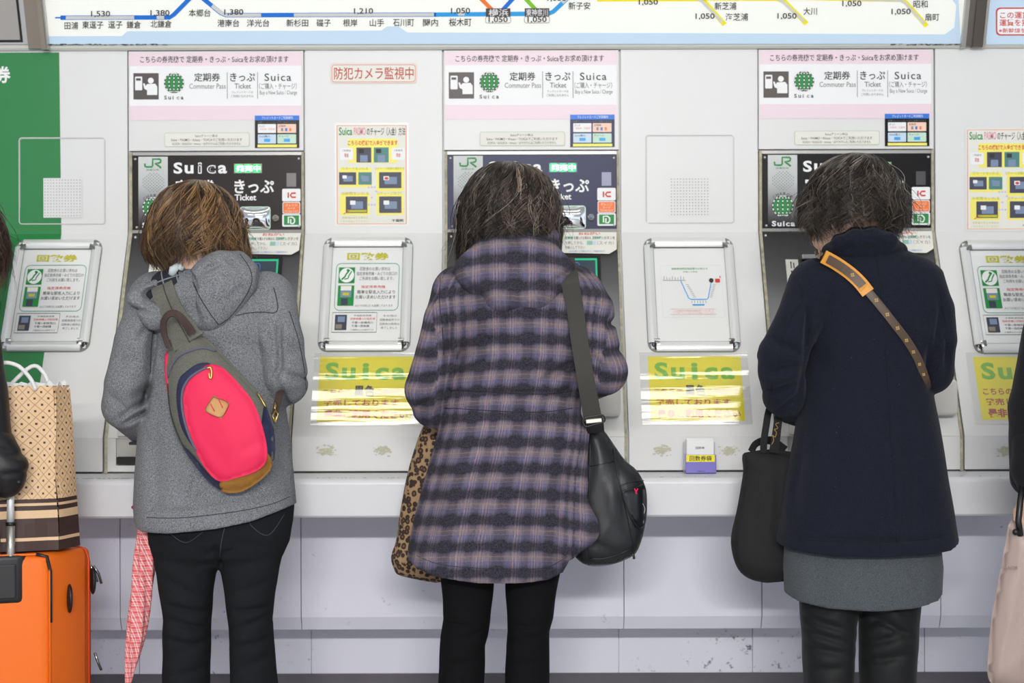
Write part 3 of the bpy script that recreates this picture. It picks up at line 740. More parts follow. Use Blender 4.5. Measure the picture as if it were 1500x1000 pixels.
    for iy in range(13):
        for ix in range(13):
            if abs(ix-6)+abs(iy-6) <= 8 and (ix+iy) % 2 == 0: P.rect('dot_pattern', M_col_dots, 225-15+ix*2.5, 265-13+iy*2.2, 225-15+ix*2.5+1.3, 265-13+iy*2.2+1.2, b1+3)
    for k, ch in enumerate('CHARGE'):
        a = math.radians(-90+(k-2.5)*17); P.text(ch, M_ink, 225+18.5*math.cos(a)-1.9, 303+18.5*math.sin(a)-2, 225+18.5*math.cos(a)+1.9, 303+18.5*math.sin(a)+2, .01, b1+3, rot=a+math.pi/2)
    globe(P, 225, 303, 15.5, b1+2)
    P.text('Suica', M_white, 209, 324.5, 243, 332.5, .035, b1+3, sp=1.2)
    for k, ch in enumerate('Suica'):
        x0 = 255+k*16.3; y0 = 236.5 if ch in 'Si' else 240.5
        P.text(ch, M_white, x0+(3 if ch == 'i' else 0), y0, x0+13-(4 if ch == 'i' else 0), 253, .03, b1+2)
        if ch in 'ic': P.text(ch, disp, x0+1.5+(3 if ch == 'i' else 0), y0+1.6, x0+11.5-(4.2 if ch == 'i' else 0), 251.4, .0, b1+3)
    P.rect('led_window', M_post if mi != 1 else M_photo2, 343.5, 238.5, 384.5, 252.5, b1+1)
    for k in range(3): P.rrect('led_sign', M_ledg, 344.5+k*13.2, 239.3, 356.5+k*13.2, 251.8, 3, b1+2)
    P.text('発売中', M_led, 346, 240.8, 382.5, 250.4, .035, b1+3)
    P.text('定期券', M_white, 257, 262, 316, 281, .03, b1+2); P.text('Commuter Pass', M_white, 257, 284.5, 330, 293, .03, b1+2)
    P.text('きっぷ', M_white, 344, 262, 402, 282, .025, b1+2); P.text('Ticket', M_white, 344.5, 283.5, 376, 292.5, .025, b1+2)
    P.rect('sensor_window', mat('sensor_%d' % mi, [(92, 86, 86), (82, 84, 134), (64, 64, 66)][mi], .3), 420.5, 252.5, 434.5, 272.5, b1+1)
    P.rrect('card_mark', M_white, 414, 275.5, 441, 294, 2, b1+2); P.text('I', M_dred, 422, 281, 424, 289, .02, b1+4); P.ring('card_mark', M_red, [(434, 282), (428.5, 282), (426, 285), (428.5, 288), (434, 288)], 2.4, b1+4, False)
    P.rrect('card_mark', M_white, 414.5, 294.8, 440.5, 312, 2, b1+2); P.rrect('card_mark', M_orange, 415.5, 296, 439.5, 311, 1.5, b1+3)
    P.text('オレンジ', M_offw, 419, 297.5, 436, 301.5, 0, b1+4); P.text('カード', M_offw, 422, 302.5, 433, 306, 0, b1+4); P.text('Orange Card', M_offw, 418, 307, 437, 309.8, 0, b1+4)
    P.rrect('card_mark', M_white, 414, 312.5, 441, 331, 2, b1+2); P.rect('card_mark', M_gink, 416.5, 314.5, 438.5, 328.5, b1+3)
    P.ring('card_mark', M_white, [(423, 326), (423, 317), (429, 317), (432, 320), (432, 324), (430, 326.5), (426.5, 326.5), (426.5, 320)], 2.1, b1+4, False)
    P.build(r)
    for o in list(r.children):
        if o.name.startswith('dot_pattern'): tag(o, kind='stuff')
    # screws, mirror, lock
    for (x, y) in ((199, 231.5), (438.5, 231.5), (201, 331.5), (438.5, 330.5), (199.5, 346)):
        c = mp(x, y, .001); n = surf(y)[2]
        V = []; FF = []
        for k in range(10):
            a = k*.6283; V.append(mp(x+2.1*math.cos(a), y+2.1*math.sin(a), .0))
        for k in range(10):
            a = k*.6283; V.append(mp(x+1.4*math.cos(a), y+1.4*math.sin(a), .0035))
        FF = [tuple(range(10, 20))]+[(k, (k+1) % 10, 10+(k+1) % 10, 10+k) for k in range(10)]
        pyd('screw', V, FF, M_screwm, r, True)
    V = []; FF = []; NN = 12
    for i in range(NN+1):
        for j in range(NN+1):
            u, v = i/NN*2-1, j/NN*2-1; V.append(mp(374.5+u*21, 318.5+v*15.5, .002+.012*(1-u*u)**.6*(1-v*v)**.6+.004))
    for i in range(NN):
        for j in range(NN): a = i*(NN+1)+j; FF.append((a, a+1, a+NN+2, a+NN+1))
    mr = pyd('rear_view_mirror', V, FF, M_mir, r, True)
    Pm = Print(mp, .001); Pm.ring('mirror_rim', mat('mirror_rim_green', (196, 226, 205), .3), Pm.rr(353, 302.5, 396, 334.5, 3), 2.0, 3)
    Pm.build(mr)
    lk = tube('lock', [mp(404.5, 318.5, -.001), mp(404.5, 318.5, .008)], .0095, M_steel, r, 14); tube('lock_core', [mp(404.5, 318.5, .007), mp(404.5, 318.5, .010)], .005, M_photo2 if mi == 1 else M_post, lk, 10)
    # screen on the slope
    bz = slab('screen_bezel', mp, 300, 376.5, 417, 474, -.001, .007, M_black, r)
    P = Print(mp, .0005); P.rect('screen', M_scrb, 305, 380.5, 412, 470, 16); P.rect('screen_image', M_scr, 307.5, 383.5, 409.5, 467, 17)
    P.ring('screen_image', M_scrl, [(350, 387), (384, 387), (386, 389), (386, 400), (350, 400)], 1.2, 18)
    P.rrect('screen_image', M_photo2, 312, 405, 355, 425, 3, 18); P.rrect('screen_image', M_photo3, 362, 405, 404, 425, 3, 18)
    P.build(bz)
    bsl = bevel_box('bill_slot', tuple(Vector(mp(247, 381, .0))+Vector((0, -.03, 0))), tuple(Vector(mp(292, 374.5, .0))+Vector((0, .01, 0))), M_steel, r, .002)
    slab('bill_slot_mouth', mp, 249, 381, 290, 386, 0, .004, M_black, bsl)
    cpl = slab('coin_plate', mp, 225, 382, 243, 424, 0, .004, M_offw, r)
    P = Print(mp, .0005)
    for yy in (387, 400): 
        P.rect('coin_marks', M_ink, 231.5, yy, 233, yy+8, 9); P.rect('coin_marks', M_ink, 235.5, yy, 237, yy+8, 9); P.disc('coin_marks', M_ink, 232.2, yy-.5, 1.3, l=9, k=8)
    P.build(cpl)
    # stickers and the taped notice
    s1 = empty('card_guide_sticker', tuple(mp(406, 214, .004)), 'small blue and black card guide sticker '+wherem[mi].replace('behind','above'), 'sticker', 'card guide stickers above the machine displays')
    slab('sheet', mp, 374.5, 168.5, 439.5, 216, .0035, .0048, disp, s1)
    P = Print(mp, .0004); P.rect('top_band', M_blue, 374.5, 168.5, 439.5, 175.5, 13); P.text('クレジットカードご利用案内', M_white, 385, 169.8, 430, 174, .0, 14)
    P.text('各種クレジットカードがご利用できます', M_grey, 379, 177.2, 435, 179.6, 0, 14)
    for (x0, y0, x1, y1, mm) in ((379, 181, 405.5, 194, M_white), (407.5, 181, 435, 194, mat('peach_print', (246, 208, 186), .5)), (379, 196, 405.5, 209.5, M_lblue), (407.5, 196, 435, 209.5, mat('mint_print', (196, 226, 206), .5))): P.rrect('field', mm, x0, y0, x1, y1, .8, 13)
    P.text('きっぷ', M_ink, 381, 182.5, 389, 185.5, 0, 14); P.text('定期券', M_ink, 409.5, 182.5, 420, 185.5, 0, 14); P.text('特急券・回数券', M_pale_red, 382, 187, 404, 190, 0, 14)
    for k in range(3): P.rect('field_mark', (M_photo2, M_blue, M_orange)[k], 413+k*6, 187, 416+k*6, 191.5, 14)
    P.text('Suica購入', M_ink, 381, 197.5, 397, 200.5, 0, 14); P.text('チャージ', M_ink, 409.5, 197.5, 424, 200.5, 0, 14)
    P.rect('field_mark', M_sky, 388, 202.5, 397, 207, 14); P.rect('field_mark', M_sky, 417, 202.5, 426, 207, 14); P.rect('bottom_band', M_yellow, 378.5, 211, 436, 215, 13)
    P.build(s1)
    s2 = empty('green_car_sticker', tuple(mp(304, 213, .004)), 'pale rounded three line text sticker on the machine '+wherem[mi], 'sticker', 'rounded text stickers above the machine displays')
    slab('sheet', mp, 242, 193, 367, 214, .0035, .0048, mat('pale_green_edge', (190, 206, 180), .5), s2, 3)
    P = Print(mp, .0004); P.rrect('face', M_offw, 243, 194, 366, 213, 2.4, 13)
    P.text('Suicaグリーン券は', M_ink, 287, 196, 320, 200, .0, 14); P.text('Suica・PASMO・Kitaca・TOICAでご利用いただけます', M_ink, 252, 201.5, 356, 206, .002, 14); P.text('ICOCA・SUGOCA・nimoca・はやかけんはご利用いただけません', M_ink, 254, 207.3, 354, 211.5, .0, 14)
    P.build(s2)
    nt = empty('notice_paper', tuple(mp(402, 374, .004)), 'cream notice with red heading taped above the screen '+wherem[mi], 'notice', 'notices taped above the machine screens')
    m_ = lambda px, py, l=0, mp=mp: mp(px, py, l+.004)
    V = [m_(x, y, l) for l in (.006, .005) for x, y in ((364, 340.5), (442, 340.5), (441, 368), (430, 374.5), (361, 373))]
    pyd('sheet', V, [(4, 3, 2, 1, 0), (5, 6, 7, 8, 9)]+[(i, (i+1) % 5, 5+(i+1) % 5, 5+i) for i in range(5)], M_offw, nt)
    P = Print(m_, .0005); P.text('おねがい', M_red, 386, 343, 418, 347, .012, 13)
    P.text('定期券', M_teal, 366, 349, 378, 353.5, .02, 13); P.text('を購入する場合は、', M_ink, 379, 349, 405, 353.5, .0, 13); P.text('定期券購入', M_teal, 406, 349, 422, 353.5, .02, 13); P.text('ボタンを', M_ink, 423, 349, 439, 353.5, .0, 13)
    P.text('を押してから、', M_grey, 366, 356, 393, 361, .0, 13); P.rect('card_picture', mat('mint_mark', (150, 196, 180), .5), 398, 355.5, 406, 361.5, 13); P.rect('card_picture', M_lblue, 407, 355.5, 411, 361.5, 13); P.text('（スイカ）', M_grey, 413, 356, 437, 361.5, 0, 13)
    P.text('を挿入して下さい', M_grey, 366, 363, 395, 367.5, 0, 13); P.text('Suicaを挿入する場合はチャージ画面が出ます', M_blue, 372, 369.5, 424, 372, 0, 13)
    P.build(nt)

# ---------------------------------------------------------------- speaker plates on the wall
def speaker_plate(x0, y0, x1, y1, hx0, hy0, hx1, hy1, label, sq=False):
    r = empty('speaker_plate', tuple(G((x0+x1)/2, y1, 0)), label, 'speaker')
    P = Print(G, .0005); P.ring('raised_edge', mat('plate_edge', (205, 205, 203), .4), P.rr(x0, y0, x1, y1, 4), 1.3, 3)
    P.ring('edge_shadow', mat('plate_edge_shade', (176, 176, 174), .6), P.rr(x0+1.1, y0+1.1, x1+.8, y1+.8, 4), .7, 2)  # flat darker ring painted as the shadow of the raised edge
    if sq: P.rect('perforated_plate', M_wall, hx0-2.5, hy0-3, hx1+2.5, hy1+3, 5)
    P.build(r)
    P = Print(G, .0005)
    for iy in range(13):
        for ix in range(13): P.disc('perforation', M_hole, hx0+(hx1-hx0)*ix/12, hy0+(hy1-hy0)*iy/12, .85, .7, l=7, k=6)
    for o in P.build(r): tag(o, kind='stuff')
gs = empty('green_sign', tuple(G(40, 340, 0)), 'large green wall sign with white lettering at the left', 'sign')
P = Print(G, .0004); P.add('green_sheet', M_green, [(-300, 75), (-300, 341.2), (90.5, 341.2), (88, 75)], [(0, 1, 2, 3)], 2); P.add('green_sheet', M_green, [(-300, 341.2), (-300, 639), (91, 639), (90.5, 341.2)], [(0, 1, 2, 3)], 2)
P.text('券', M_white, -7, 95, 17, 120, .03, 4)
P.build(gs)
speaker_plate(29, 200, 154, 326, 67, 262, 118, 314, 'square outlined perforated speaker plate over the edge of the green sign', True)
speaker_plate(946.5, 198.5, 1075, 327, 984, 263, 1037, 315, 'square outlined perforated speaker plate left of the navy coat woman')

# ---------------------------------------------------------------- snap frames
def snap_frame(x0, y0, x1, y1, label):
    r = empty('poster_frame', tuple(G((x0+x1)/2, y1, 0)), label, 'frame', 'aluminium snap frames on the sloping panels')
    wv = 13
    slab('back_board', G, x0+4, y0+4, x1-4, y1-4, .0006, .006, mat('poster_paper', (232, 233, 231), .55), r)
    slab('frame_shade_rim', G, x0-.9, y0-.9, x1+.9, y1+.9, .0003, .0040, mat('frame_shade_grey', (128, 132, 128), .5), r, 14)  # dark slab under the frame; its rim paints a shadow line around it
    def rail(xa, ya, xb, yb, horiz):
        # curved rail profile across its width
        ns = 6; V = []
        for i in range(ns+1):
            t = i/ns; l = .006+.009*math.sin(math.pi*(.12+.80*t))
            if horiz: V += [G(xa, ya+(yb-ya)*t, l), G(xb, ya+(yb-ya)*t, l)]
            else: V += [G(xa+(xb-xa)*t, ya, l), G(xa+(xb-xa)*t, yb, l)]
        FF = [(2*i, 2*i+1, 2*i+3, 2*i+2) for i in range(ns)]
        n = len(V)
        V += [G(xa, ya, .0008), G(xb, ya, .0008), G(xa, yb, .0008), G(xb, yb, .0008)] if horiz else [G(xa, ya, .0008), G(xa, yb, .0008), G(xb, ya, .0008), G(xb, yb, .0008)]
        FF += [(0, 1, n+1, n), (2*ns, 2*ns+1, n+3, n+2), (n, n+1, n+3, n+2)]
        pyd('rail', V, FF, M_alu, r, False)
    rail(x0+11, y0, x1-11, y0+wv, True); rail(x0+11, y1, x1-11, y1-wv, True); rail(x0, y0+11, x0+wv, y1-11, False); rail(x1, y0+11, x1-wv, y1-11, False)
    PI_ = Print(G, .001); PI_.ring('inner_line', mat('inner_line_grey', (150, 154, 150), .5), [(x0+wv+.4, y0+wv+.4), (x1-wv-.4, y0+wv+.4), (x1-wv-.4, y1-wv-.4), (x0+wv+.4, y1-wv-.4)], 1.0, 8); PI_.build(r)
    for sx_, cx in ((1, x0), (-1, x1)):
        for sy, cy in ((1, y0), (-1, y1)):
            V = []; FF = []; R0 = 16; NA = 6; NR = 5
            for i in range(NA+1):
                a = math.pi/2*i/NA
                for j in range(NR+1):
                    q = j/NR; rad = R0*q; l = .0165-.0155*(q**3.2)
                    V.append(G(cx+sx_*(R0-rad*math.cos(a)), cy+sy*(R0-rad*math.sin(a)), l))
            for i in range(NA):
                for j in range(NR): a = i*(NR+1)+j; FF.append((a, a+1, a+NR+2, a+NR+1))
            pyd('corner_cap', V, FF, M_chrome, r, True)
    return r
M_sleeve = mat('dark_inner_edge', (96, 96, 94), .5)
def kaisu(x0, y0, x1, y1, label):
    r = snap_frame(x0, y0, x1, y1, label); P = Print(lambda a, b, l=0: G(a, b, l+.006), .0005)
    X = lambda u: x0+(x1-x0)*u; Y = lambda v: y0+(y1-y0)*v
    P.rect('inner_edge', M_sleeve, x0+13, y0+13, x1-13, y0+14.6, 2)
    P.text('回数券', M_olive, X(.27), Y(.135), X(.74), Y(.2), .03, 3)
    P.ring('panel_outline', M_teal, P.rr(X(.155), Y(.23), X(.86), Y(.645), 7), .8, 3)
    P.rect('seat_pictogram', M_gink, X(.185), Y(.265), X(.365), Y(.405), 3); P.disc('seat_pictogram', M_white, X(.275), Y(.335), (x1-x0)*.083, l=4); P.ring('seat_pictogram', M_gink, [(X(.22), Y(.375)), (X(.255), Y(.35)), (X(.27), Y(.325)), (X(.305), Y(.29))], 2.2, 5, False); P.ring('seat_pictogram', M_gink, [(X(.25), Y(.37)), (X(.29), Y(.365)), (X(.30), Y(.34)), (X(.33), Y(.3))], 1.6, 5, False); P.disc('seat_pictogram', M_gink, X(.285), Y(.292), 1.8, l=5)
    P.rect('machine_photo', M_gink, X(.185), Y(.425), X(.365), Y(.605), 3); P.rect('machine_photo', M_offw, X(.215), Y(.43), X(.335), Y(.47), 4); P.rect('machine_photo', M_photo2, X(.215), Y(.47), X(.335), Y(.53), 4); P.rect('machine_photo', M_photo, X(.225), Y(.54), X(.30), Y(.6), 4); P.rect('machine_photo', M_olive, X(.24), Y(.49), X(.31), Y(.515), 5)
    for s, u0, v0, u1, v1, mm in (('回数券のお買い求めは', .42, .262, .76, .295, M_grey), ('指定席券売機・みどりの窓口の', .385, .305, .84, .337, M_grey), ('ご利用をお願い致します。', .42, .348, .80, .38, M_grey), ('指定席券売機', .44, .425, .71, .45, M_red),
            ('簡単な駅名入力により', .40, .468, .82, .5, M_ink), ('お買い求めいただけます', .385, .512, .83, .545, M_ink), ('みどりの窓口にも設置しております', .385, .595, .80, .615, M_grey)):
        P.text(s, mm, X(u0), Y(v0), X(u1), Y(v1), .0, 4)
    P.ring('panel_outline', M_ink, [(X(.14), Y(.665)), (X(.63), Y(.665)), (X(.63), Y(.84)), (X(.14), Y(.84))], .7, 3)
    P.rect('machine_photo', M_photo, X(.17), Y(.685), X(.3), Y(.82), 3); P.rect('machine_photo', M_photo2, X(.20), Y(.70), X(.28), Y(.75), 4); P.rect('machine_photo', M_post, X(.18), Y(.77), X(.25), Y(.81), 4)
    for s, u0, v0, u1, v1, mm in (('多機能券売機', .375, .685, .57, .7, M_grey), ('回数券購入可能区間', .34, .712, .61, .73, M_red), ('千葉〜新検見川', .355, .745, .59, .765, M_ink), ('千葉〜西船橋', .355, .775, .55, .795, M_ink), ('２種類のみの発売です', .345, .812, .6, .826, M_grey),
            ('その他の', .70, .685, .85, .705, M_grey), ('回数券発売での', .665, .72, .88, .742, M_grey), ('回数券の発売は', .665, .757, .88, .778, M_grey), ('終了しました', .68, .792, .86, .812, M_grey)):
        P.text(s, mm, X(u0), Y(v0), X(u1), Y(v1), .0, 4)
    P.build(r)
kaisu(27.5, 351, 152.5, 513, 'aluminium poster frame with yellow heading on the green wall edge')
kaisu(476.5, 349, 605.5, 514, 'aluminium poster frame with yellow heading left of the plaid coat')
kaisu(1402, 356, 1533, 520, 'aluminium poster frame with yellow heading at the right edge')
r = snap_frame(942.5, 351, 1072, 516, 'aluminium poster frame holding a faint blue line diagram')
P = Print(lambda a, b, l=0: G(a, b, l+.006), .0005)
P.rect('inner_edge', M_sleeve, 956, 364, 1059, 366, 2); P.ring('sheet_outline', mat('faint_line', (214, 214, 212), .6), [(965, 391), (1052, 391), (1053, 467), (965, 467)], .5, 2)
P.text('回数券発売区間変更のお知らせ', M_gink, 981, 394.5, 1033, 397.5, .0, 3); P.text('平成二十四年', M_grey, 997, 399.5, 1018, 401.8, 0, 3)
P.ring('line_diagram', M_grey, [(967, 413), (1000, 413)], .6, 3, False)
for k in range(8): P.rect('line_diagram', M_grey, 969+k*4, 407+(k % 3), 969.6+k*4, 412, 3)
P.ring('line_diagram', M_sky, [(993, 413.5), (1003, 439), (1006, 441), (1029, 441), (1031, 439), (1037, 415)], 1.2, 4, False)
for k in range(8): P.rect('line_diagram', M_grey, 996+k*1.4+4, 419+k*2.6, 1000+k*1.4+4, 419.5+k*2.6, 3); P.rect('line_diagram', M_grey, 1030-k*0+ (7-k)*.9+3, 419+k*2.6, 1034+(7-k)*.9+3, 419.5+k*2.6, 3)
for k in range(6): P.rect('line_diagram', M_grey, 1007+k*4, 443, 1007.6+k*4, 446.5, 3)
P.disc('line_diagram', M_ink, 1037, 413.5, 3.3, l=5); P.rrect('line_diagram', M_red, 1042.5, 411, 1049.5, 416.5, 1.2, 5); P.rect('line_diagram', M_red, 1049.2, 407, 1050.6, 410, 5)
P.rect('line_diagram', M_sky, 1008, 448, 1025, 450, 4)
P.ring('note_outline', M_pale_red, [(976, 455), (1041, 455), (1041, 463), (976, 463)], .4, 3); P.text('この区間以外の回数券の発売は終了いたしました', M_pale_red, 980, 456.5, 1038, 459, 0, 3); P.text('ご了承くださいますようお願いいたします', M_pale_red, 980, 460, 1038, 462, 0, 3)
P.build(r)

# ---------------------------------------------------------------- yellow posters under clear film
tf = NT('clear_film'); gl = tf.n('ShaderNodeBsdfGlossy'); gl.inputs['Roughness'].default_value = .035; tr = tf.n('ShaderNodeBsdfTransparent'); mx = tf.n('ShaderNodeMixShader')
mx.inputs[0].default_value = .22
tf.l(tr.outputs[0], mx.inputs[1]); tf.l(gl.outputs[0], mx.inputs[2]); tf.l(mx.outputs[0], tf.out.inputs['Surface'])
bp = tf.n('ShaderNodeBump'); bp.inputs['Strength'].default_value = .22; bp.inputs['Distance'].default_value = .0022
tf.l(tf.noise(tf.coord(scale=(1.2, 18, 18)), 2.2, 3, .5), bp.inputs['Height']); tf.l(bp.outputs[0], gl.inputs['Normal'])
M_film = tf.m; M_filmedge = mat('film_border', (232, 232, 229), .3)
def suica_poster(fx0, fy0, fx1, fy1, x0, y0, x1, y1, label):
    r = empty('yellow_poster', tuple(G((x0+x1)/2, fy1, 0)), label, 'poster', 'yellow posters under clear film')
    slab('film_border', G, fx0, fy0, fx1, fy1, .0006, .0012, M_filmedge, r, 2)
    P = Print(G, .0005); P.rect('paper', M_vyellow, x0, y0, x1, y1, 4)
    w = x1-x0; h = y1-y0; X = lambda u: x0+w*u; Y = lambda v: y0+h*v
    for k, ch in enumerate('Suica'):
        u0 = .065+k*.178; v0 = .1 if ch in 'Si' else .16
        P.text(ch, M_lgreen, X(u0+(.04 if ch == 'i' else 0)), Y(v0 if ch == 'i' else (.09 if ch == 'S' else .17)), X(u0+.145-(.035 if ch == 'i' else 0)), Y(.36), .035, 5)
    P.text('こちらの', M_dred, X(.05), Y(.50), X(.36), Y(.60), .02, 5); P.text('黒色', M_ink, X(.38), Y(.44), X(.60), Y(.62), .035, 5); P.text('の券売機で', M_dred, X(.62), Y(.50), X(.96), Y(.60), .02, 5)
    P.text('発売しております', M_dred, X(.06), Y(.66), X(.86), Y(.77), .02, 5); P.text('是非ご利用ください', M_dred, X(.07), Y(.82), X(.96), Y(.965), .04, 5)
    P.build(r)
    n = 14; V = []; FF = []
    for i in range(n+1):
        for j in range(3):
            V.append(G(fx0+(fx1-fx0)*j/2, fy0+(fy1-fy0)*i/n, .0042+.0006*math.sin(i*1.9+j)))
    for i in range(n):
        for j in range(2): a = i*3+j; FF.append((a, a+1, a+4, a+3))
    pyd('clear_film', V, FF, M_film, r, True)
suica_poster(472, 517, 626, 623, 480, 522, 611, 617, 'glossy yellow poster under film left of the plaid coat')
suica_poster(929, 517, 1081, 623, 941, 523, 1071, 617, 'glossy yellow poster with glare above the purple paper holder')
suica_poster(1388, 519, 1560, 623, 1398, 525, 1530, 617, 'bright yellow poster with red and black lettering at the right edge')

# ---------------------------------------------------------------- flat posters
r = empty('camera_sign', tuple(G(548, 122, 0)), 'white rounded sign with red lettering on the wall', 'sign')
slab('sheet', G, 485, 92, 612, 122, .0006, .0016, mat('sign_edge', (226, 205, 196), .5), r, 5)
P = Print(G, .0005); P.rrect('face', M_offw, 486, 93, 611, 121, 4.5, 4); P.ring('border', mat('salmon_line', (222, 150, 128), .5), P.rr(487.5, 94.5, 609.5, 119.5, 4), 1.1, 5); P.text('防犯カメラ監視中', M_dred, 490.5, 98, 607, 116, .006, 5); P.build(r)
def charge_poster(x0, y0, x1, y1, label):
    r = empty('charge_poster', tuple(G((x0+x1)/2, y1, 0)), label, 'poster', 'charging guide posters on the wall')
    slab('sheet', G, x0, y0, x1, y1, .0006, .0014, mat('laminate_edge', (226, 226, 222), .3), r)
    P = Print(G, .0004); w = x1-x0; h = y1-y0; X = lambda u: x0+w*u; Y = lambda v: y0+h*v
    P.rect('paper', M_offw, X(.02), Y(.015), X(.98), Y(.985), 4.5); P.ring('border', M_orange, [(X(.035), Y(.022)), (X(.965), Y(.022)), (X(.965), Y(.975)), (X(.035), Y(.975))], 1, 5.5)
    P.text('Suica', M_gink, X(.06), Y(.04), X(.24), Y(.115), .015, 6); P.text('PASMO', M_pinki, X(.26), Y(.04), X(.42), Y(.115), .015, 6); P.text('のチャージ（入金）方法', M_ink, X(.435), Y(.04), X(.955), Y(.12), .01, 6)
    P.rrect('yellow_field', M_yellow, X(.18), Y(.15), X(.85), Y(.385), 3, 5.5); P.text('こちらの機械で入金ができます', M_red, X(.18), Y(.165), X(.85), Y(.215), .02, 6.5)
    for a, b in ((.07, .25), (.77, .95)): P.rrect('bubble', M_white, X(a), Y(.24), X(b), Y(.355), 2.5, 6.2); P.text('現金', M_red, X(a+.06), Y(.29), X(b-.06), Y(.33), .01, 7); P.text('ご利用可', M_ink, X(a+.03), Y(.255), X(b-.03), Y(.275), 0, 7)
    for a, mm in ((.295, M_photo), (.53, M_photo3)): P.rect('photo', mm, X(a), Y(.235), X(a+.2), Y(.38), 6.5); P.rect('photo_detail', M_photo2, X(a+.05), Y(.31), X(a+.15), Y(.375), 7.5); P.rect('photo_detail', M_ink, X(a+.03), Y(.25), X(a+.1), Y(.29), 7.5)
    P.rrect('yellow_field', M_yellow, X(.06), Y(.43), X(.50), Y(.62), 3, 5.5); P.rrect('yellow_field', M_yellow, X(.56), Y(.43), X(.93), Y(.66), 3, 5.5); P.rrect('yellow_field', M_yellow, X(.07), Y(.68), X(.47), Y(.89), 3, 5.5); P.rrect('yellow_field', M_yellow, X(.56), Y(.68), X(.93), Y(.89), 3, 5.5)
    P.text('①カードをいれる', M_olive, X(.10), Y(.425), X(.45), Y(.452), .01, 6.5); P.text('②チャージ金額を選択する', M_olive, X(.54), Y(.425), X(.94), Y(.452), .01, 6.5); P.text('③紙幣をいれる', M_olive, X(.09), Y(.665), X(.46), Y(.695), .01, 6.5); P.text('④チャージ完了！', M_olive, X(.57), Y(.665), X(.9), Y(.695), .01, 6.5)
    for (a, b, c, d, mm) in ((.06, .475, .29, .595, M_photo), (.32, .475, .50, .595, M_photo3), (.60, .475, .90, .63, M_photo), (.15, .71, .44, .87, M_photo), (.60, .71, .90, .87, M_photo)):
        P.rect('photo', mm, X(a), Y(b), X(c), Y(d), 6.5); P.rect('photo_detail', M_photo2, X(a+(c-a)*.25), Y(b+(d-b)*.3), X(c-(c-a)*.2), Y(d-(d-b)*.25), 7.5); P.rect('photo_detail', M_white if mm is M_photo else M_photo2, X(a+(c-a)*.2), Y(b+(d-b)*.25), X(a+(c-a)*.45), Y(b+(d-b)*.5), 8)
    P.rect('photo_detail', M_olive, X(.17), Y(.84), X(.43), Y(.862), 7.6); P.ring('arrow', M_red, [(X(.12), Y(.88)), (X(.2), Y(.845))], 1, 8.5, False); P.disc('arrow', M_red, X(.7), Y(.535), 3, 2, l=8.2)
    for u, v in ((.46, .62), (.5, .62), (.54, .62), (.56, .66), (.5, .72), (.46, .79), (.5, .79), (.54, .79)): P.disc('dotted_arrow', M_lilac, X(u), Y(v), 1.6, 1.4, l=6.5, k=8)
    P.text('反射面が見える場合は', M_olive, X(.1), Y(.905), X(.45), Y(.925), 0, 6.5); P.text('こちらをおしてください', M_olive, X(.08), Y(.94), X(.45), Y(.96), 0, 6.5); P.text('千葉駅', M_ink, X(.77), Y(.93), X(.93), Y(.958), .02, 6.5)
    P.build(r)
charge_poster(491, 180, 599.5, 331, 'cream charging guide poster below the red lettered sign')
charge_poster(1414, 189, 1523, 341, 'cream charging guide poster at the right edge of the wall')
r = empty('residue_patches', tuple(G(700, 660)), 'yellowed glue residue patches on the lower wall face', 'stain'); r['kind'] = 'stuff'
V = []; FF = []
for cx, cy in ((496, 659), (572, 659), (956, 660), (1048, 660), (1426, 662)):
    for i in range(90):
        x = cx+random.gauss(0, 6.2); y = cy+random.gauss(0, 3.6); w = random.uniform(.7, 3); b = len(V)
        if abs(x-cx) > 14 or abs(y-cy) > 8: continue
        for k in range(5): V.append(G(x+w*math.cos(k*1.256)*random.uniform(.5, 1.3), y+w*.6*math.sin(k*1.256)*random.uniform(.5, 1.3), .0009+.000012*i))
        FF.append(tuple(range(b, b+5)))
o = pyd('residue', V, FF, mat('glue_residue', (206, 203, 180), .8, var=.15, vscale=200), r); tag(o, kind='stuff')

# ---------------------------------------------------------------- purple paper holder on the counter
hx0, hx1 = dx(1003, 4.26), dx(1048, 4.26)
r = empty('coupon_holder', ((hx0+hx1)/2, -.325, .75), 'purple plastic holder of white paper sleeves on the counter', 'holder')
M_pur = NT('purple_acrylic'); M_pur.p(Base_Color=lin((150, 140, 226)), Roughness=.15, Transmission_Weight=.25); M_pur.b.inputs['Specular IOR Level'].default_value = .6; M_pur = M_pur.m
bevel_box('tray', (hx0, -.352, .7515), (hx1, -.310, .800), M_pur, r, .002)
bevel_box('back_plate', (hx0-.001, -.312, .7515), (hx1+.001, -.305, .832), mat('clear_grey_plastic', (205, 205, 215), .2), r, .002)
for i in range(6): bevel_box('paper_sleeve', (hx0+.004, -.346+i*.0055, .756), (hx1-.006, -.344+i*.0055, .838+(i % 3)*.002), M_white, r, .0004, 1)
PH = Print(lambda a, b, l=0: Vector((hx0+(hx1-hx0)*a, -.3525-l, .752+.09*b)), .0004)
PH.rect('label_strip', M_vyellow, .02, .53, .95, .33, 1)
V_, F_ = glyphs('回数券袋', .015, 1.0); lo_, hi_ = V_.min(0), V_.max(0)
PH.add('lettering', M_ink, [(.13+.72*(v[0]-lo_[0])/(hi_[0]-lo_[0]), .355+.15*(v[1]-lo_[1])/(hi_[1]-lo_[1])) for v in V_], F_, 2)
V_, F_ = glyphs('JR東日本', .0, 1.0); lo_, hi_ = V_.min(0), V_.max(0)
PH.add('lettering', M_ink, [(.38+.26*(v[0]-lo_[0])/(hi_[0]-lo_[0]), .03+.045*(v[1]-lo_[1])/(hi_[1]-lo_[1])) for v in V_], F_, 2)
PH.build(r)
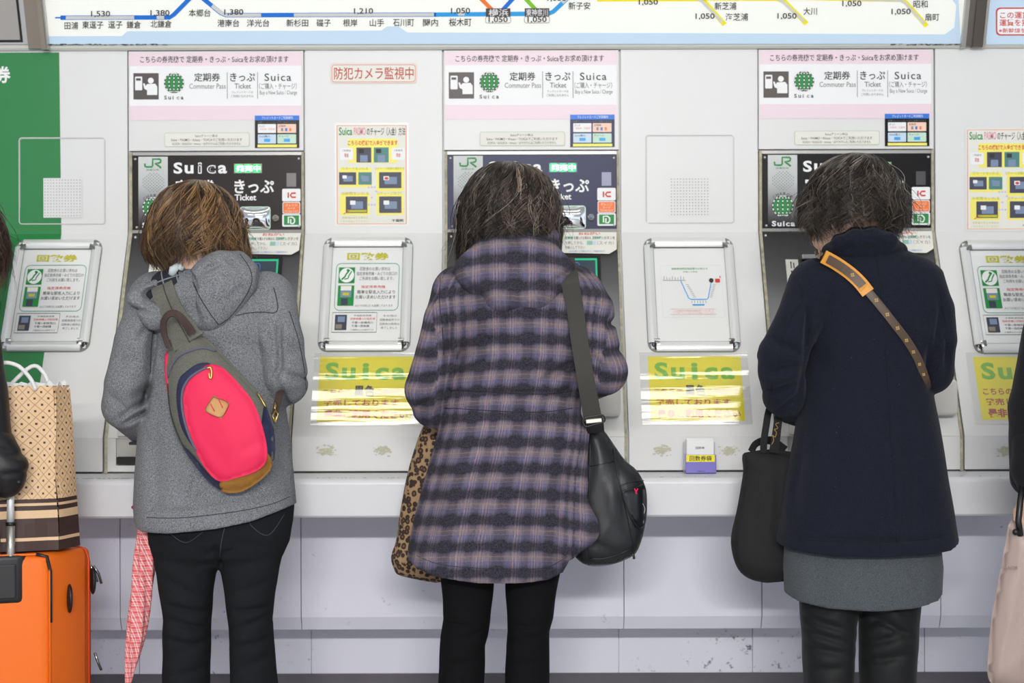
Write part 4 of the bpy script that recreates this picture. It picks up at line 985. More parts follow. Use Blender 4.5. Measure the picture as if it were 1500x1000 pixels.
PH = Print(lambda a, b, l=0: Vector((hx0+(hx1-hx0)*a, -.3468-l, .752+.09*b)), .0004)
V_, F_ = glyphs('回数券', .0, 1.0); lo_, hi_ = V_.min(0), V_.max(0)
PH.add('lettering', M_ink, [(.33+.3*(v[0]-lo_[0])/(hi_[0]-lo_[0]), .70+.07*(v[1]-lo_[1])/(hi_[1]-lo_[1])) for v in V_], F_, 2)
PH.build(r)
# small hanging tag sign at the left edge
r = empty('tag_sign', tuple(G(5, 470, .01)), 'light blue tag with an orange character at the left edge', 'sign')
slab('plate', G, -14, 436, 17, 464, .004, .012, mat('pale_blue_tag', (140, 196, 200), .5), r, 4)
P = Print(G, .0005); P.text('券', M_orange, -4, 440, 15, 461, .03, 26); P.ring('wire_hook', M_steel, [(2, 436), (4, 428), (10, 425)], 1.6, 20, False); P.build(r)
# ---------------------------------------------------------------- people: shared builders
YB = -.68                      # depth of the line the three women stand on
DB = YB-YC
M_skin = mat('skin', (226, 184, 160), .5); M_lip = mat('lips', (176, 96, 92), .45); M_eyew = mat('eye_white', (235, 232, 228), .3); M_iris = mat('iris_dark', (40, 28, 22), .2)
M_sole = mat('shoe_black', (30, 28, 28), .45)
def zpx(py, D=DB): return H-(py-500)*D/F
def xpx(px, D=DB): return (px-750)*D/F
def body(label, hc, hr, pitch, neck, sh, el, wr, hip, legs, hand_dir=(.0, 1, .25), h=.0055, turn=0.0, roll=0.0, tor=None, rr=1.0):
    """one continuous figure: head with face, neck, trunk, arms, five-fingered hands, legs, feet. All points in metres."""
    allp = [hc]+sh+el+wr+[p for l in legs for p in l]
    lo = np.min(np.array(allp), 0)-np.array([.17, .22, .12]); hi = np.max(np.array(allp), 0)+np.array([.17, .26, .20]); lo[2] = -.01
    v = Vol(lo, hi, h)
    Rm = (Matrix.Rotation(turn, 3, 'Z') @ Matrix.Rotation(roll, 3, 'Y') @ Matrix.Rotation(-pitch, 3, 'X')); R = np.array(Rm); hc = np.array(hc)
    L = lambda x, y, z: hc+R@np.array([x, y, z])*hr
    v.ell(L(0, -.010, .02), (.074*hr, .090*hr, .088*hr), .01, R)          # skull
    v.ell(L(0, .030, -.045), (.055*hr, .058*hr, .070*hr), .03, R)         # face and jaw
    v.ell(L(0, .062, -.095), (.022*hr, .018*hr, .018*hr), .025, R)        # chin
    v.cone(L(0, .088, .008), L(0, .106, -.030), .008*hr, .013*hr, .014)   # nose
    for s_ in (-1, 1):
        v.ell(L(s_*.031, .084, .006), (.016*hr, .012*hr, .011*hr), .0, R, 'cut')
        v.ell(L(s_*.030, .075, .006), (.0125*hr, .0125*hr, .0125*hr), .004, R)
        v.ell(L(s_*.076, .0, -.018), (.008*hr, .020*hr, .031*hr), .006, R)
        v.ell(L(s_*.081, -.002, -.016), (.006*hr, .011*hr, .019*hr), .0, R, 'cut')
        v.ell(L(s_*.042, .062, -.035), (.022*hr, .02*hr, .02*hr), .025, R)
        v.cone(L(s_*.016, .092, .024), L(s_*.046, .078, .026), .006*hr, .005*hr, .01)
    v.cone(L(-.018, .080, -.066), L(.018, .080, -.066), .010*hr, .010*hr, .012)
    nk = np.array(neck); v.cone(L(0, -.028, -.05), nk, .050, .056, .03)
    mid = (np.array(sh[0])+np.array(sh[1]))/2; hp = np.array(hip)
    for s_, S in enumerate(sh): v.cone(nk+np.array([0, 0, -.02]), S, .045, .040*rr, .04)
    v.cone(mid+np.array([-.06, 0, -.06]), hp+np.array([-.05, 0, .12]), .085, .075, .06); v.cone(mid+np.array([.06, 0, -.06]), hp+np.array([.05, 0, .12]), .085, .075, .06)
    v.cone(hp+np.array([-.055, 0, .10]), hp+np.array([-.055, 0, 0]), .085, .085, .05); v.cone(hp+np.array([.055, 0, .10]), hp+np.array([.055, 0, 0]), .085, .085, .05)
    for S, E_, Wp in zip(sh, el, wr):
        S, E_, Wp = map(np.array, (S, E_, Wp)); v.chain([S, E_, Wp], [.040*rr, .034*rr, .023], .03)
        d = (Wp-E_); d = d/np.linalg.norm(d); sd = 1 if S[0] > mid[0] else -1
        up = np.array([0, 0, 1.]); lat = np.cross(d, up); lat /= np.linalg.norm(lat)+1e-9; dn = np.cross(lat, d)
        lat = lat*1.0
        pal = Wp+d*.055; v.cone(Wp, pal-d*.01, .021, .026, .02)
        for k in range(4):
            base = pal+lat*(k-1.5)*.0185+d*.018; v.cone(Wp+d*.02, base, .013, .0095, .01)
            ln = (.034, .040, .038, .030)[k]; j1 = base+d*ln*.8-dn*.006; j2 = j1+d*ln*.55-dn*.016; j3 = j2+d*ln*.25-dn*.020
            v.chain([base, j1, j2, j3], [.0088, .0082, .0076, .0066], .003)
        tb = Wp+d*.022-lat*sd*.018; t1 = tb+d*.022-lat*sd*.018-dn*.006; t2 = t1+d*.026-lat*sd*.004-dn*.006; v.chain([tb, t1, t2], [.013, .0095, .008], .006)
    for l in legs:
        l = [np.array(p) for p in l]; v.chain(l, [.066*rr, .042*rr, .030], .04)
        a = l[-1]; v.cone(a, a+np.array([0, -.03, -.045]), .034, .028, .02); v.cone(a+np.array([0, -.02, -.05]), a+np.array([0, .13, -.058]), .028, .024, .02)
    o, V, Q = v.mesh('person', M_skin)
    tag(o, label, 'person')
    import bmesh
    for s_ in (-1, 1):
        par_ = o
        for nm, rad, off, mm in (('eye', .0118, .0795, M_eyew), ('iris', .0062, .0875, M_iris)):
            bm = bmesh.new(); bmesh.ops.create_uvsphere(bm, u_segments=14, v_segments=8, radius=rad*hr)
            c = L(s_*.030, off, .004)
            for q in bm.verts: q.co += Vector(c)
            me = bpy.data.meshes.new(nm); bm.to_mesh(me); bm.free(); me.polygons.foreach_set('use_smooth', [True]*len(me.polygons)); par_ = link(nm, me, mm, par_)
    tube('lips', [L(x, .090-abs(x)*.35, -.066) for x in np.linspace(-.022, .022, 7)], [.002, .004, .0055, .0055, .0055, .004, .002], M_lip, o, 8)
    for l in legs:
        a = np.array(l[-1]); v = Vol(a+np.array([-.08, -.13, -.12]), a+np.array([.08, .23, .08]), .006)
        v.cone(a+np.array([0, -.02, .03]), a+np.array([0, -.035, -.045]), .046, .042, .02); v.cone(a+np.array([0, -.03, -.05]), a+np.array([0, .14, -.055]), .040, .036, .03)
        v.d = np.maximum(v.d, -(v.ax[2][None, None, :]-.002)).astype(np.float32); v.mesh('shoe', M_sole, o)
    return o
def tab(rows, D=DB, yb=.13, yf=.12, yc=YB):
    """rows (py, xl, xr[, back, front]) -> metres"""
    out = []
    for r in rows:
        b = r[3] if len(r) > 3 else yb; f = r[4] if len(r) > 4 else yf
        out.append((zpx(r[0], D), xpx(r[1], D), xpx(r[2], D), yc-b, yc+f))
    return out
def J(px, py, y=YB): return tuple(W(px, py, y))
def cloth_attr(rows, arms, R=.2):
    """cloth coordinates: around the trunk and down it, along the sleeves"""
    r = np.array(sorted(rows), float)
    def f(V):
        z = V[:, 2]; cx = (np.interp(z, r[:, 0], r[:, 1])+np.interp(z, r[:, 0], r[:, 2]))/2; a = (np.interp(z, r[:, 0], r[:, 2])-np.interp(z, r[:, 0], r[:, 1]))/2
        cy = (np.interp(z, r[:, 0], r[:, 3])+np.interp(z, r[:, 0], r[:, 4]))/2; b = (np.interp(z, r[:, 0], r[:, 4])-np.interp(z, r[:, 0], r[:, 3]))/2
        X = (V[:, 0]-cx)/a; Y = -(V[:, 1]-cy)/b; q = np.hypot(X, Y); Xc = np.clip(X, -1, 1)
        th = np.where(Y > -.05, np.arcsin(Xc)+np.sign(X)*np.maximum(abs(X)-1, 0), np.sign(X)*np.pi-np.arcsin(Xc)); u = th*R*1.02; w = z+.012*X*X
        td = (q-1)*np.minimum(a, b)
        for (P0, P1, P2, rad) in arms:
            off = 0
            for A, B_ in ((P0, P1), (P1, P2)):
                A = np.array(A); B_ = np.array(B_); v = B_-A; LL = v@v; t = np.clip(((V-A)@v)/LL, 0, 1); c = A+t[:, None]*v; dv = V-c; dist = np.linalg.norm(dv, axis=1)-rad
                m = (dist < td-.004); td = np.where(m, dist, td)
                ang = np.arctan2(dv[:, 0], -dv[:, 1]); u = np.where(m, ang*rad*1.2+P0[0]*1.3, u); w = np.where(m, V[:, 2]+.10*abs(V[:, 0]-P0[0])-.25*(V[:, 1]-P0[1]), w); off += math.sqrt(LL)
        return np.stack([u, w, np.zeros_like(u)], 1)
    return f
def trousers(parent, L, R, top, m, folds, py_ankle=1115, yb=.085, yf=.075, yc=YB, h=.005, name='trousers'):
    rl, rr_ = tab(L, yb=yb, yf=yf, yc=yc), tab(R, yb=yb, yf=yf, yc=yc); tp = tab(top, yb=.12, yf=.10, yc=yc)
    al = np.array(rl+rr_+tp); v = Vol((al[:, 1].min()-.03, al[:, 3].min()-.03, al[:, 0].min()-.02), (al[:, 2].max()+.03, al[:, 4].max()+.03, al[:, 0].max()+.03), h)
    v.table(rl, .0, 2.1); v.table(rr_, .012, 2.1); v.table(tp, .03, 2.2)
    v.lumps(.0016, 22, 3); v.folds(folds, yc, 3.84)
    return v.mesh(name, m, parent)

# hair: a hull with strands laid over it -------------------------------------------------
def hair_mat(name, root, mid, light, grey=None, gamt=0):
    t = NT(name); a = t.n('ShaderNodeAttribute', attribute_name='tone').outputs['Fac']
    stops = [(0, lin(root)), (.45, lin(mid)), (.85, lin(light))]
    if grey: stops.append((1.0, lin(grey)))
    t.l(t.ramp(a, stops), t.b.inputs['Base Color']); t.p(Roughness=.30); t.b.inputs['Specular IOR Level'].default_value = .55
    t.b.inputs['Anisotropic'].default_value = .4
    MATS[name] = t.m; return t.m
def hair(parent, rows, yc, bottom, m, n=3600, seg=15, wave=.004, flick=.012, rad=.00095, seed=1, crown=None, brow=None, depth=(.5, .5), curl=0., D=None, stray=.02, shag=.006, swirl=.25, ns=3):
    D = D or (yc-YC); rng = np.random.default_rng(seed)
    T = np.array(sorted([(H-(py-500)*D/F, (xl-750)*D/F, (xr-750)*D/F) for py, xl, xr in rows]))
    z1 = T[-1, 0]; bx = np.array([(p[0]-750)*D/F for p in bottom]); bz = np.array([H-(p[1]-500)*D/F for p in bottom]); zmin = bz.min()
    wmax = (T[:, 2]-T[:, 1]).max()/2
    def sect(z):
        xl = np.interp(z, T[:, 0], T[:, 1]); xr = np.interp(z, T[:, 0], T[:, 2]); a = (xr-xl)/2; b = np.clip(a*1.08, 0, wmax*1.12)
        # the hull's centre shifts back near the crown
        return (xl+xr)/2, a, yc+np.interp(z, [T[0, 0], z1-.05, z1], [-.005, -.01, -.025]), b
    # hull (dark, slightly inside)
    v = Vol((T[:, 1].min()-.02, yc-wmax*1.2-.03, zmin-.02), (T[:, 2].max()+.02, yc+wmax*1.2+.03, z1+.03), .006)
    zs = np.linspace(T[0, 0], z1, 24); rr_ = []
    for z in zs:
        cx, a, cy, b = sect(z); rr_.append((z, cx-max(a-.007, .004), cx+max(a-.007, .004), cy-max(b-.007, .004), cy+max(b-.007, .004)))
    v.table(rr_, .0, 2.0)
    hb = np.interp(v.ax[0], bx, bz+.010)[:, None, None]; Z = v.ax[2][None, None, :]; Y = v.ax[1][None, :, None]
    v.d = np.maximum(v.d, hb-Z); 
    if brow is not None: v.d = np.maximum(v.d, -np.maximum(np.maximum(yc+.020-Y, Z-brow), (abs(v.ax[0]-(T[:, 1].mean()+T[:, 2].mean())/2)-wmax*.86)[:, None, None]))
    v.d = v.d.astype(np.float32)
    for ax in range(3):
        ix = [slice(None)]*3
        for e in (0, -1): ix[ax] = e; v.d[tuple(ix)] = np.maximum(v.d[tuple(ix)], .001)
    HV, HQ = surface_nets(v.d, v.lo, v.h)
    # strands
    ncl = n//13; cl = rng.integers(0, ncl, n); cth = rng.uniform(-np.pi, np.pi, ncl); cph = rng.uniform(0, 6.28, (ncl, 3)); ctone = rng.random(ncl); cs = rng.uniform(0, 1, ncl)
    th0 = cth[cl]+rng.normal(0, .024, n); start = np.where(rng.random(n) < .55, 0, rng.random(n)**1.3*.62)
    t = np.linspace(0, 1, seg)[None, :]
    # end height from the bottom outline, at the x where the strand ends
    cx, a, cy, b = sect(np.full(n, (z1+zmin)/2)); xe = cx+a*np.sin(th0); ze = np.interp(xe, bx, bz)+rng.normal(0, shag, n)+(cs[cl]-.5)*shag*3
    if brow is not None: ze = np.where(abs(th0) > 2.15, np.maximum(ze, brow+rng.normal(0, .006, n)), ze)
    layer = rng.random(n) < .35; ze = np.where(layer, ze+(z1-ze)*rng.random(n)*.35, ze)
    zs_ = z1-start*(z1-ze)*.95
    prog = t**1.0*np.ones((n, 1)); # equal arc-ish: faster at the crown
    s0 = np.arccos(np.clip(1-start*1.0, -1, 1))[:, None]; s1 = np.pi/2+.0
    ph = s0+(s1-s0)*prog; hgt = 1-np.cos(ph)              # 0 at crown, 1 at the end
    z = z1-hgt*(z1-ze)[:, None]
    th = th0[:, None]+swirl*(1-t)**1.5*(1+.5*np.sin(cph[cl, 0])[:, None])+curl*np.sin(cph[cl, 1][:, None]+t*7.5)*t
    cx, a, cy, b = sect(np.clip(z, T[0, 0]-.0, z1))
    lift = rng.uniform(-.0025, .0015, n)[:, None]+(np.sin(cph[cl, 0]*3)*.0035)[:, None]*np.minimum(1, t*3)+wave*np.sin(cph[cl, 2][:, None]+t*9)*t+flick*(cs[cl]-.35)[:, None]*np.clip(t-.78, 0, 1)**1.5*9
    lift += (rng.random(n) < .03)[:, None]*stray*t**2*rng.random((n, 1))
    px_ = cx+(a+lift)*np.sin(th); py_ = cy-(b+lift)*np.cos(th); pz = z+rng.normal(0, .0006, (n, 1))
    P = np.stack([px_, py_, pz], 2)                      # n, seg, 3
    d = np.gradient(P, axis=1); d /= np.linalg.norm(d, axis=2, keepdims=True)+1e-9
    nr = np.stack([np.sin(th), -np.cos(th), np.zeros_like(th)], 2); sd = np.cross(d, nr); sd /= np.linalg.norm(sd, axis=2, keepdims=True)+1e-9; up = np.cross(sd, d)
    rad_ = rad*np.where(t > .6, 1-(t-.6)*2.0, 1)[..., None]
    ring = [P+(sd*math.cos(k*2*math.pi/ns)+up*math.sin(k*2*math.pi/ns))*rad_ for k in range(ns)]
    Vs = np.stack(ring, 2).reshape(-1, 3)
    base = (np.arange(n)*seg*ns)[:, None, None]+(np.arange(seg-1)*ns)[None, :, None]+np.arange(ns)[None, None, :]
    nx = (np.arange(n)*seg*ns)[:, None, None]+(np.arange(seg-1)*ns)[None, :, None]+((np.arange(ns)+1) % ns)[None, None, :]
    Qs = np.stack([base, nx, nx+ns, base+ns], 3).reshape(-1, 4)
    tone = np.clip(ctone[cl]**1.8*.85+rng.random(n)*.32-.05, 0, 1); tone = np.repeat(tone, seg*ns)
    V = np.concatenate([HV, Vs]); Q = np.concatenate([HQ, Qs+len(HV)]); tn = np.concatenate([np.zeros(len(HV)), tone])
    return npmesh('hair', V, Q, m, parent, True, {'tone': tn})

def seam(name, bvh, pts, m, parent, r=.0011, lift=.0002, n=5, y0=-.8):
    C = curve_pts(pts, n); P = []
    for c in C:
        h = hit(bvh, c[0], c[1])
        if h is None: h = W(c[0], c[1], P[-1].y if P else y0)
        P.append(h+Vector((0, -lift, 0)))
    return tube(name, P, r, m, parent, 6)
# ================================================================ woman in the grey coat (left)
M_greyw = wool('grey_tweed', (48, 50, 53), (150, 152, 156), 380, bump=.9, sheen=.03)
M_greys = mat('grey_seam', (52, 53, 56), .95)
M_jean = wool('black_denim', (15, 17, 19), (34, 37, 40), 700, bump=.25, sheen=.0)
p1 = body('person with short brown hair in a grey wool coat and pink sling pack', J(290, 335, -.655), .96, .55, J(292, 398, -.70), [J(222, 437), J(402, 440)], [J(183, 588, -.70), J(418, 556, -.70)], [J(236, 622, -.45), J(392, 575, -.45)],
          J(322, 700), [[J(268, 790), J(272, 905, -.67), J(272, 1108, -.68)], [J(372, 790), J(370, 905, -.67), J(372, 1108, -.68)]], rr=.9)
rows1 = tab([(384, 268, 335, .05, .05), (396, 250, 352, .085, .06), (408, 232, 376, .10, .075), (424, 214, 398, .115, .085), (445, 212, 406, .125, .095), (480, 217, 409, .13, .105), (520, 216, 411, .13, .115), (560, 212, 413, .128, .12), (600, 208, 418, .128, .12),
              (640, 203, 424, .13, .125), (690, 199, 429, .14, .13), (735, 197, 432, .145, .13), (775, 199, 433, .145, .13)])
arms1 = [(J(219, 448, -.69), J(184, 590, -.69), J(240, 628, -.47), .055), (J(405, 448, -.69), J(419, 556, -.69), J(392, 575, -.47), .055)]
v = Vol((xpx(140), YB-.24, zpx(790)), (xpx(462), YB+.28, zpx(372)), .005)
v.table(rows1, .0, 2.35)
a = arms1[0]; v.chain([J(226, 440, -.695), J(205, 500, -.738), J(187, 560, -.748), J(184, 592, -.735), J(214, 622, -.60), J(240, 630, -.47)], [.058, .060, .055, .056, .050, .046], .004)
a = arms1[1]; v.chain([J(396, 440, -.71), J(410, 500, -.748), J(417, 545, -.742), J(418, 558, -.72), J(400, 573, -.58), J(392, 575, -.47)], [.058, .056, .054, .055, .048, .045], .004)
v.cone(J(232, 432, -.69), J(228, 450, -.69), .056, .05, .04); v.cone(J(388, 432, -.70), J(394, 450, -.71), .056, .05, .04)
v.lumps(.0025, 14, 1)
v.folds([(228, 455, 222, 545, 6, 5), (222, 545, 214, 610, 5, 2), (235, 470, 240, 530, 9, 4), (195, 585, 222, 560, 6, 5), (180, 620, 216, 598, 4, 5), (172, 540, 205, 520, 8, 2.5), (165, 575, 190, 600, 6, 3), (410, 470, 414, 540, 5, 6), (418, 545, 448, 555, 5, 4), (395, 480, 404, 520, 7, 3),
         (420, 500, 440, 520, 7, 2.5), (412, 565, 420, 600, 5, 5), (300, 520, 330, 505, 14, 3), (345, 500, 400, 520, 14, 2.5), (230, 640, 236, 740, 14, 3), (410, 620, 414, 720, 12, 3), (262, 700, 300, 745, 16, 2.5), (205, 752, 430, 722, 3, 1.6), (212, 735, 300, 752, 8, 1.5), (200, 600, 214, 575, 4, 4), (176, 612, 214, 580, 4, 5), (222, 470, 205, 500, 5, 4), (402, 560, 414, 530, 5, 4)], YB, gain=3.6)
v.hem([(150, 640), (196, 742), (200, 758), (206, 766), (220, 771), (260, 771), (330, 764), (380, 754), (432, 736), (455, 700)][1:-1])
coat1, cV, cQ = v.mesh('coat', M_greyw, p1); b1 = bvh_of(cV, cQ)
# hood lying on the back, pulled open to the left
v = Vol((xpx(172), YB-.30, zpx(500)), (xpx(385), YB+.08, zpx(350)), .0045)
c0 = J(318, 425, -.785); Rr = np.array(Matrix.Rotation(math.radians(-28), 3, 'Y'))
v.ell(J(316, 424, -.775), (.078, .062, .100), .02, np.array(Matrix.Rotation(math.radians(28), 3, 'Y')))
v.cone(J(350, 380, -.74), J(366, 402, -.76), .022, .028, .03); v.cone(J(360, 410, -.775), J(318, 462, -.80), .026, .020, .03)
v.cone(J(200, 436, -.775), J(226, 464, -.80), .022, .024, .02); v.cone(J(200, 432, -.775), J(240, 414, -.755), .018, .020, .015); v.cone(J(226, 464, -.785), J(300, 468, -.795), .022, .022, .03)
v.ell(J(264, 418, -.79), (.056, .075, .040), .0, np.array(Matrix.Rotation(math.radians(12), 3, 'Y')), 'cut'); v.ell(J(228, 428, -.80), (.035, .05, .020), .0, None, 'cut')
v.lumps(.002, 20, 2)
v.folds([(300, 400, 330, 385, 5, 4), (285, 430, 300, 470, 5, 4), (330, 372, 352, 392, 4, 3), (268, 420, 285, 440, 4, 4), (340, 440, 360, 420, 6, 2), (190, 448, 240, 458, 3, 3), (200, 432, 232, 452, 3, 2)], YB, gain=3.5)
hood1, hV, hQ = v.mesh('hood', M_greyw, p1); bh1 = bvh_of(hV, hQ)
seam('seam', bh1, [(352, 371), (366, 392), (369, 412), (358, 436), (338, 462), (322, 474)], M_greys, p1, .0012)
seam('seam', bh1, [(283, 412), (292, 432), (306, 455), (320, 474)], M_greys, p1, .0013)
seam('seam', b1, [(345, 461), (365, 457), (385, 456), (402, 457), (407, 450), (405, 435), (401, 420)], M_greys, p1, .0012)
seam('seam', b1, [(229, 455), (222, 500), (220, 545)], M_greys, p1, .0014); seam('seam', b1, [(424, 455), (438, 500), (446, 545), (448, 570)], M_greys, p1, .0013)
seam('seam', b1, [(214, 756), (260, 757), (330, 750), (390, 739), (430, 724)], M_greys, p1, .001)
# dark checked lining, pink checked shirt collar, pale scarf edge
t = NT('lining_check'); co = t.coord(scale=(1, 1, 1)); sx = t.n('ShaderNodeSeparateXYZ'); t.l(co, sx.inputs[0])
fx = t.math('FRACT', t.math('MULTIPLY', t.math('ADD', sx.outputs[0], t.math('MULTIPLY', sx.outputs[2], .35)), 28)); fz = t.math('FRACT', t.math('MULTIPLY', t.math('SUBTRACT', sx.outputs[2], t.math('MULTIPLY', sx.outputs[0], .35)), 28))
ln = t.math('MAXIMUM', t.math('LESS_THAN', fx, .09), t.math('LESS_THAN', fz, .09)); t.l(t.mix(ln, lin((28, 30, 38)), lin((120, 124, 132))), t.b.inputs['Base Color']); t.p(Roughness=.9)
v = Vol((xpx(190), YB-.16, zpx(470)), (xpx(320), YB+.05, zpx(375)), .005); v.ell(J(258, 420, -.735), (.062, .05, .045), .01, np.array(Matrix.Rotation(math.radians(15), 3, 'Y'))); v.ell(J(226, 432, -.745), (.030, .03, .020), .01); v.mesh('hood_lining', t.m, p1)
t = NT('pink_check'); co = t.coord(); sx = t.n('ShaderNodeSeparateXYZ'); t.l(co, sx.inputs[0])
fx = t.math('FRACT', t.math('MULTIPLY', sx.outputs[0], 38)); c1 = t.ramp(fx, [(0, lin((240, 190, 186))), (.42, lin((240, 205, 200))), (.5, lin((90, 110, 180))), (.62, lin((236, 214, 200))), (.7, lin((236, 180, 176))), (.9, lin((230, 205, 120)))], 'CONSTANT')
fz = t.math('FRACT', t.math('MULTIPLY', sx.outputs[2], 60)); t.l(t.mix(t.math('MULTIPLY', t.math('LESS_THAN', fz, .3), .5), c1, lin((225, 215, 225))), t.b.inputs['Base Color']); t.p(Roughness=.9)
v = Vol((xpx(225), YB-.13, zpx(412)), (xpx(345), YB+.09, zpx(362)), .0045); v.cone(J(262, 392, -.70), J(286, 381, -.705), .040, .046, .02); v.cone(J(286, 381, -.705), J(318, 377, -.68), .046, .040, .02); v.mesh('shirt_collar', t.m, p1)
tube('scarf_edge', [J(252, 402, -.765), J(254, 393, -.775), J(262, 388, -.765), J(268, 392, -.775)], [.009, .011, .010, .006], mat('pale_scarf', (196, 206, 208), .9), p1, 8)
trs1, tV, tQ = trousers(p1, [(740, 219, 325), (780, 222, 322), (830, 228, 317), (870, 236, 311), (905, 240, 308), (940, 239, 307), (1000, 238, 305), (1060, 238, 305), (1125, 236, 308)],
   [(740, 318, 427), (780, 321, 420), (830, 324, 409), (870, 330, 402), (905, 335, 398), (940, 337, 400), (1000, 337, 405), (1060, 337, 407), (1125, 334, 410)],
   [(690, 225, 420), (760, 219, 425), (790, 224, 419, .115, .09), (810, 236, 405, .095, .07), (822, 262, 380, .06, .05)], M_jean,
   [(240, 780, 300, 800, 5, 3), (262, 792, 318, 778, 5, 3), (300, 812, 318, 800, 4, 4), (322, 812, 345, 800, 4, 4), (330, 790, 400, 800, 7, 3), (318, 790, 322, 835, 5, 7), (236, 845, 300, 880, 7, 3), (240, 885, 306, 900, 5, 5), (244, 905, 300, 925, 5, 5), (240, 935, 290, 945, 5, 4), (252, 960, 305, 935, 6, 3),
    (338, 870, 398, 850, 7, 3), (336, 895, 398, 890, 5, 5), (334, 925, 396, 900, 5, 4), (340, 950, 396, 935, 6, 4), (345, 980, 400, 960, 7, 3), (250, 990, 300, 980, 7, 3), (232, 815, 290, 840, 8, 2), (345, 830, 400, 815, 8, 2)])
bt1 = bvh_of(tV, tQ); M_stitch = mat('denim_stitch', (60, 66, 70), .8)
seam('pocket_stitch', bt1, [(365, 758), (367, 768), (385, 782), (398, 778), (416, 752)], M_stitch, p1, .0009)
seam('pocket_stitch', bt1, [(245, 776), (262, 790), (276, 792), (296, 778)], M_stitch, p1, .0009); seam('centre_seam', bt1, [(330, 764), (324, 790), (321, 815)], M_stitch, p1, .001)
# cuff button tab at the left
bevel_box('cuff_tab', tuple(J(188, 650, -.66)), tuple(Vector(J(209, 645, -.64))), M_greys, p1, .002)
hair(p1, [(265, 282, 300), (269, 266, 314), (275, 252, 325), (285, 241, 336), (300, 231, 346), (320, 224, 352), (340, 219, 356), (358, 217, 358), (374, 220, 360), (386, 226, 352), (400, 236, 340)], -.665,
     [(214, 362), (222, 380), (232, 392), (248, 396), (258, 388), (270, 378), (290, 374), (315, 374), (335, 374), (350, 380), (362, 376)], hair_mat('brown_hair', (34, 22, 14), (94, 66, 40), (158, 122, 80)), n=4600, wave=.010, flick=.018, seed=4, brow=zpx(330, 3.95)+.0, curl=.26, swirl=.5, shag=.009, stray=.035)

# sling pack ------------------------------------------------------------------------------
M_pgrey = wool('pack_grey', (72, 72, 66), (120, 120, 110), 520, bump=.4, sheen=.05); M_pnavy = mat('pack_navy', (34, 38, 70), .75, bump=.3, bscale=700); M_ppink = mat('pack_pink', (230, 28, 80), .62, bump=.35, bscale=900); M_ptan = mat('pack_tan_suede', (168, 116, 44), .85, var=.25, vscale=60, bump=.3, bscale=500)
M_zip = mat('zip_grey', (92, 92, 112), .7); M_gold = mat('brass', (190, 160, 90), .3, metal=.9); M_dbrown = mat('dark_brown_web', (62, 46, 42), .75, bump=.3, bscale=600); M_leath = mat('patch_leather', (196, 148, 92), .7, bump=.2)
pk = empty('sling_pack', tuple(W(328, 720, -.84)), 'pink grey and navy sling pack with tan diamond patch on her back', 'bag')
outl = [(245, 508), (250, 494), (260, 486), (276, 483), (290, 486), (318, 508), (347, 540), (378, 572), (393, 596), (401, 628), (403, 664), (397, 684), (378, 704), (353, 718), (328, 719), (304, 703), (279, 672), (262, 646), (251, 616), (245, 575), (242, 540)]
outl = [tuple(p) for p in loop_pts(outl, 3)]
fld = [(255, 540, 300, 515, 5, 3), (350, 660, 392, 640, 7, 3), (345, 690, 380, 672, 6, 2.5), (300, 640, 340, 700, 12, 3), (272, 600, 300, 560, 14, -2)]
body_pk, yp = pillow('pack_body', outl, -.845, .055, M_pgrey, pk, step=5, edge=30, flat=.75, folds=fld)
def ypk(px, py): return yp(px, py)
patch('pink_side', [(244, 512), (247, 520), (246, 545), (250, 580), (245, 575), (241, 545), (241, 522)], lambda x, y: -.855, M_ppink, pk, 6, .001, .006)
nav = loop_pts([(308, 531), (290, 531), (272, 543), (262, 554), (258, 579), (262, 613), (270, 635), (284, 655), (296, 664), (290, 600), (300, 545)], 3)
patch('navy_panel', nav, ypk, M_pnavy, pk, 5, .0020, .004)
patch('navy_side', loop_pts([(388, 592), (399, 622), (402, 640), (402, 664), (399, 674), (390, 664), (385, 640), (383, 618)], 3), ypk, M_pnavy, pk, 5, .0024, .004)
patch('navy_side', loop_pts([(266, 650), (285, 668), (303, 690), (322, 703), (326, 717), (305, 704), (284, 679)], 3), ypk, M_pnavy, pk, 5, .0024, .004)
pinkp = loop_pts([(303, 533), (318, 533), (332, 542), (353, 564), (371, 588), (383, 619), (391, 655), (389, 676), (375, 689), (349, 698), (322, 704), (304, 690), (287, 662), (276, 632), (269, 600), (269, 572), (279, 553), (292, 541)], 3)
patch('front_pocket', pinkp, lambda x, y: ypk(x, y)-.004*min(1, float(edge_dist(np.array([[x, y]]), np.array(pinkp))[0])/8), M_ppink, pk, 5, .0035, .007)
patch('tan_base', loop_pts([(323, 704), (350, 698), (376, 689), (389, 677), (392, 663), (398, 677), (394, 689), (377, 705), (353, 719), (328, 720), (322, 712)], 3), ypk, M_ptan, pk, 5, .0040, .006)
def on(pts, lift, f=ypk, n=5): return [W(c[0], c[1], f(c[0], c[1])-lift) for c in curve_pts(pts, n)]
zp = tube('zipper', on([(305, 536), (290, 543), (277, 553), (268, 568), (266, 590), (270, 615), (278, 640), (287, 658)], .006), .0030, M_zip, pk, 8)
tube('zipper', on([(246, 551), (250, 537), (260, 522), (276, 513), (297, 508), (316, 513)], .0025), .0026, M_zip, pk, 8)
tube('zip_pull', on([(303, 538), (308, 537), (310, 544), (309, 552), (307, 552), (306, 545)], .012), .0022, M_gold, zp, 8); tube('piping', on([(245, 560), (249, 600), (262, 640), (280, 668), (302, 695), (326, 716)], .0028), .0014, M_greys, pk, 6)
dia = [(312, 578), (336, 589), (324, 612), (299, 600)]
dd_ = [tuple(np.array(dia[i])*(1-t_)+np.array(dia[(i+1) % 4])*t_) for i in range(4) for t_ in (0, .25, .5, .75)]
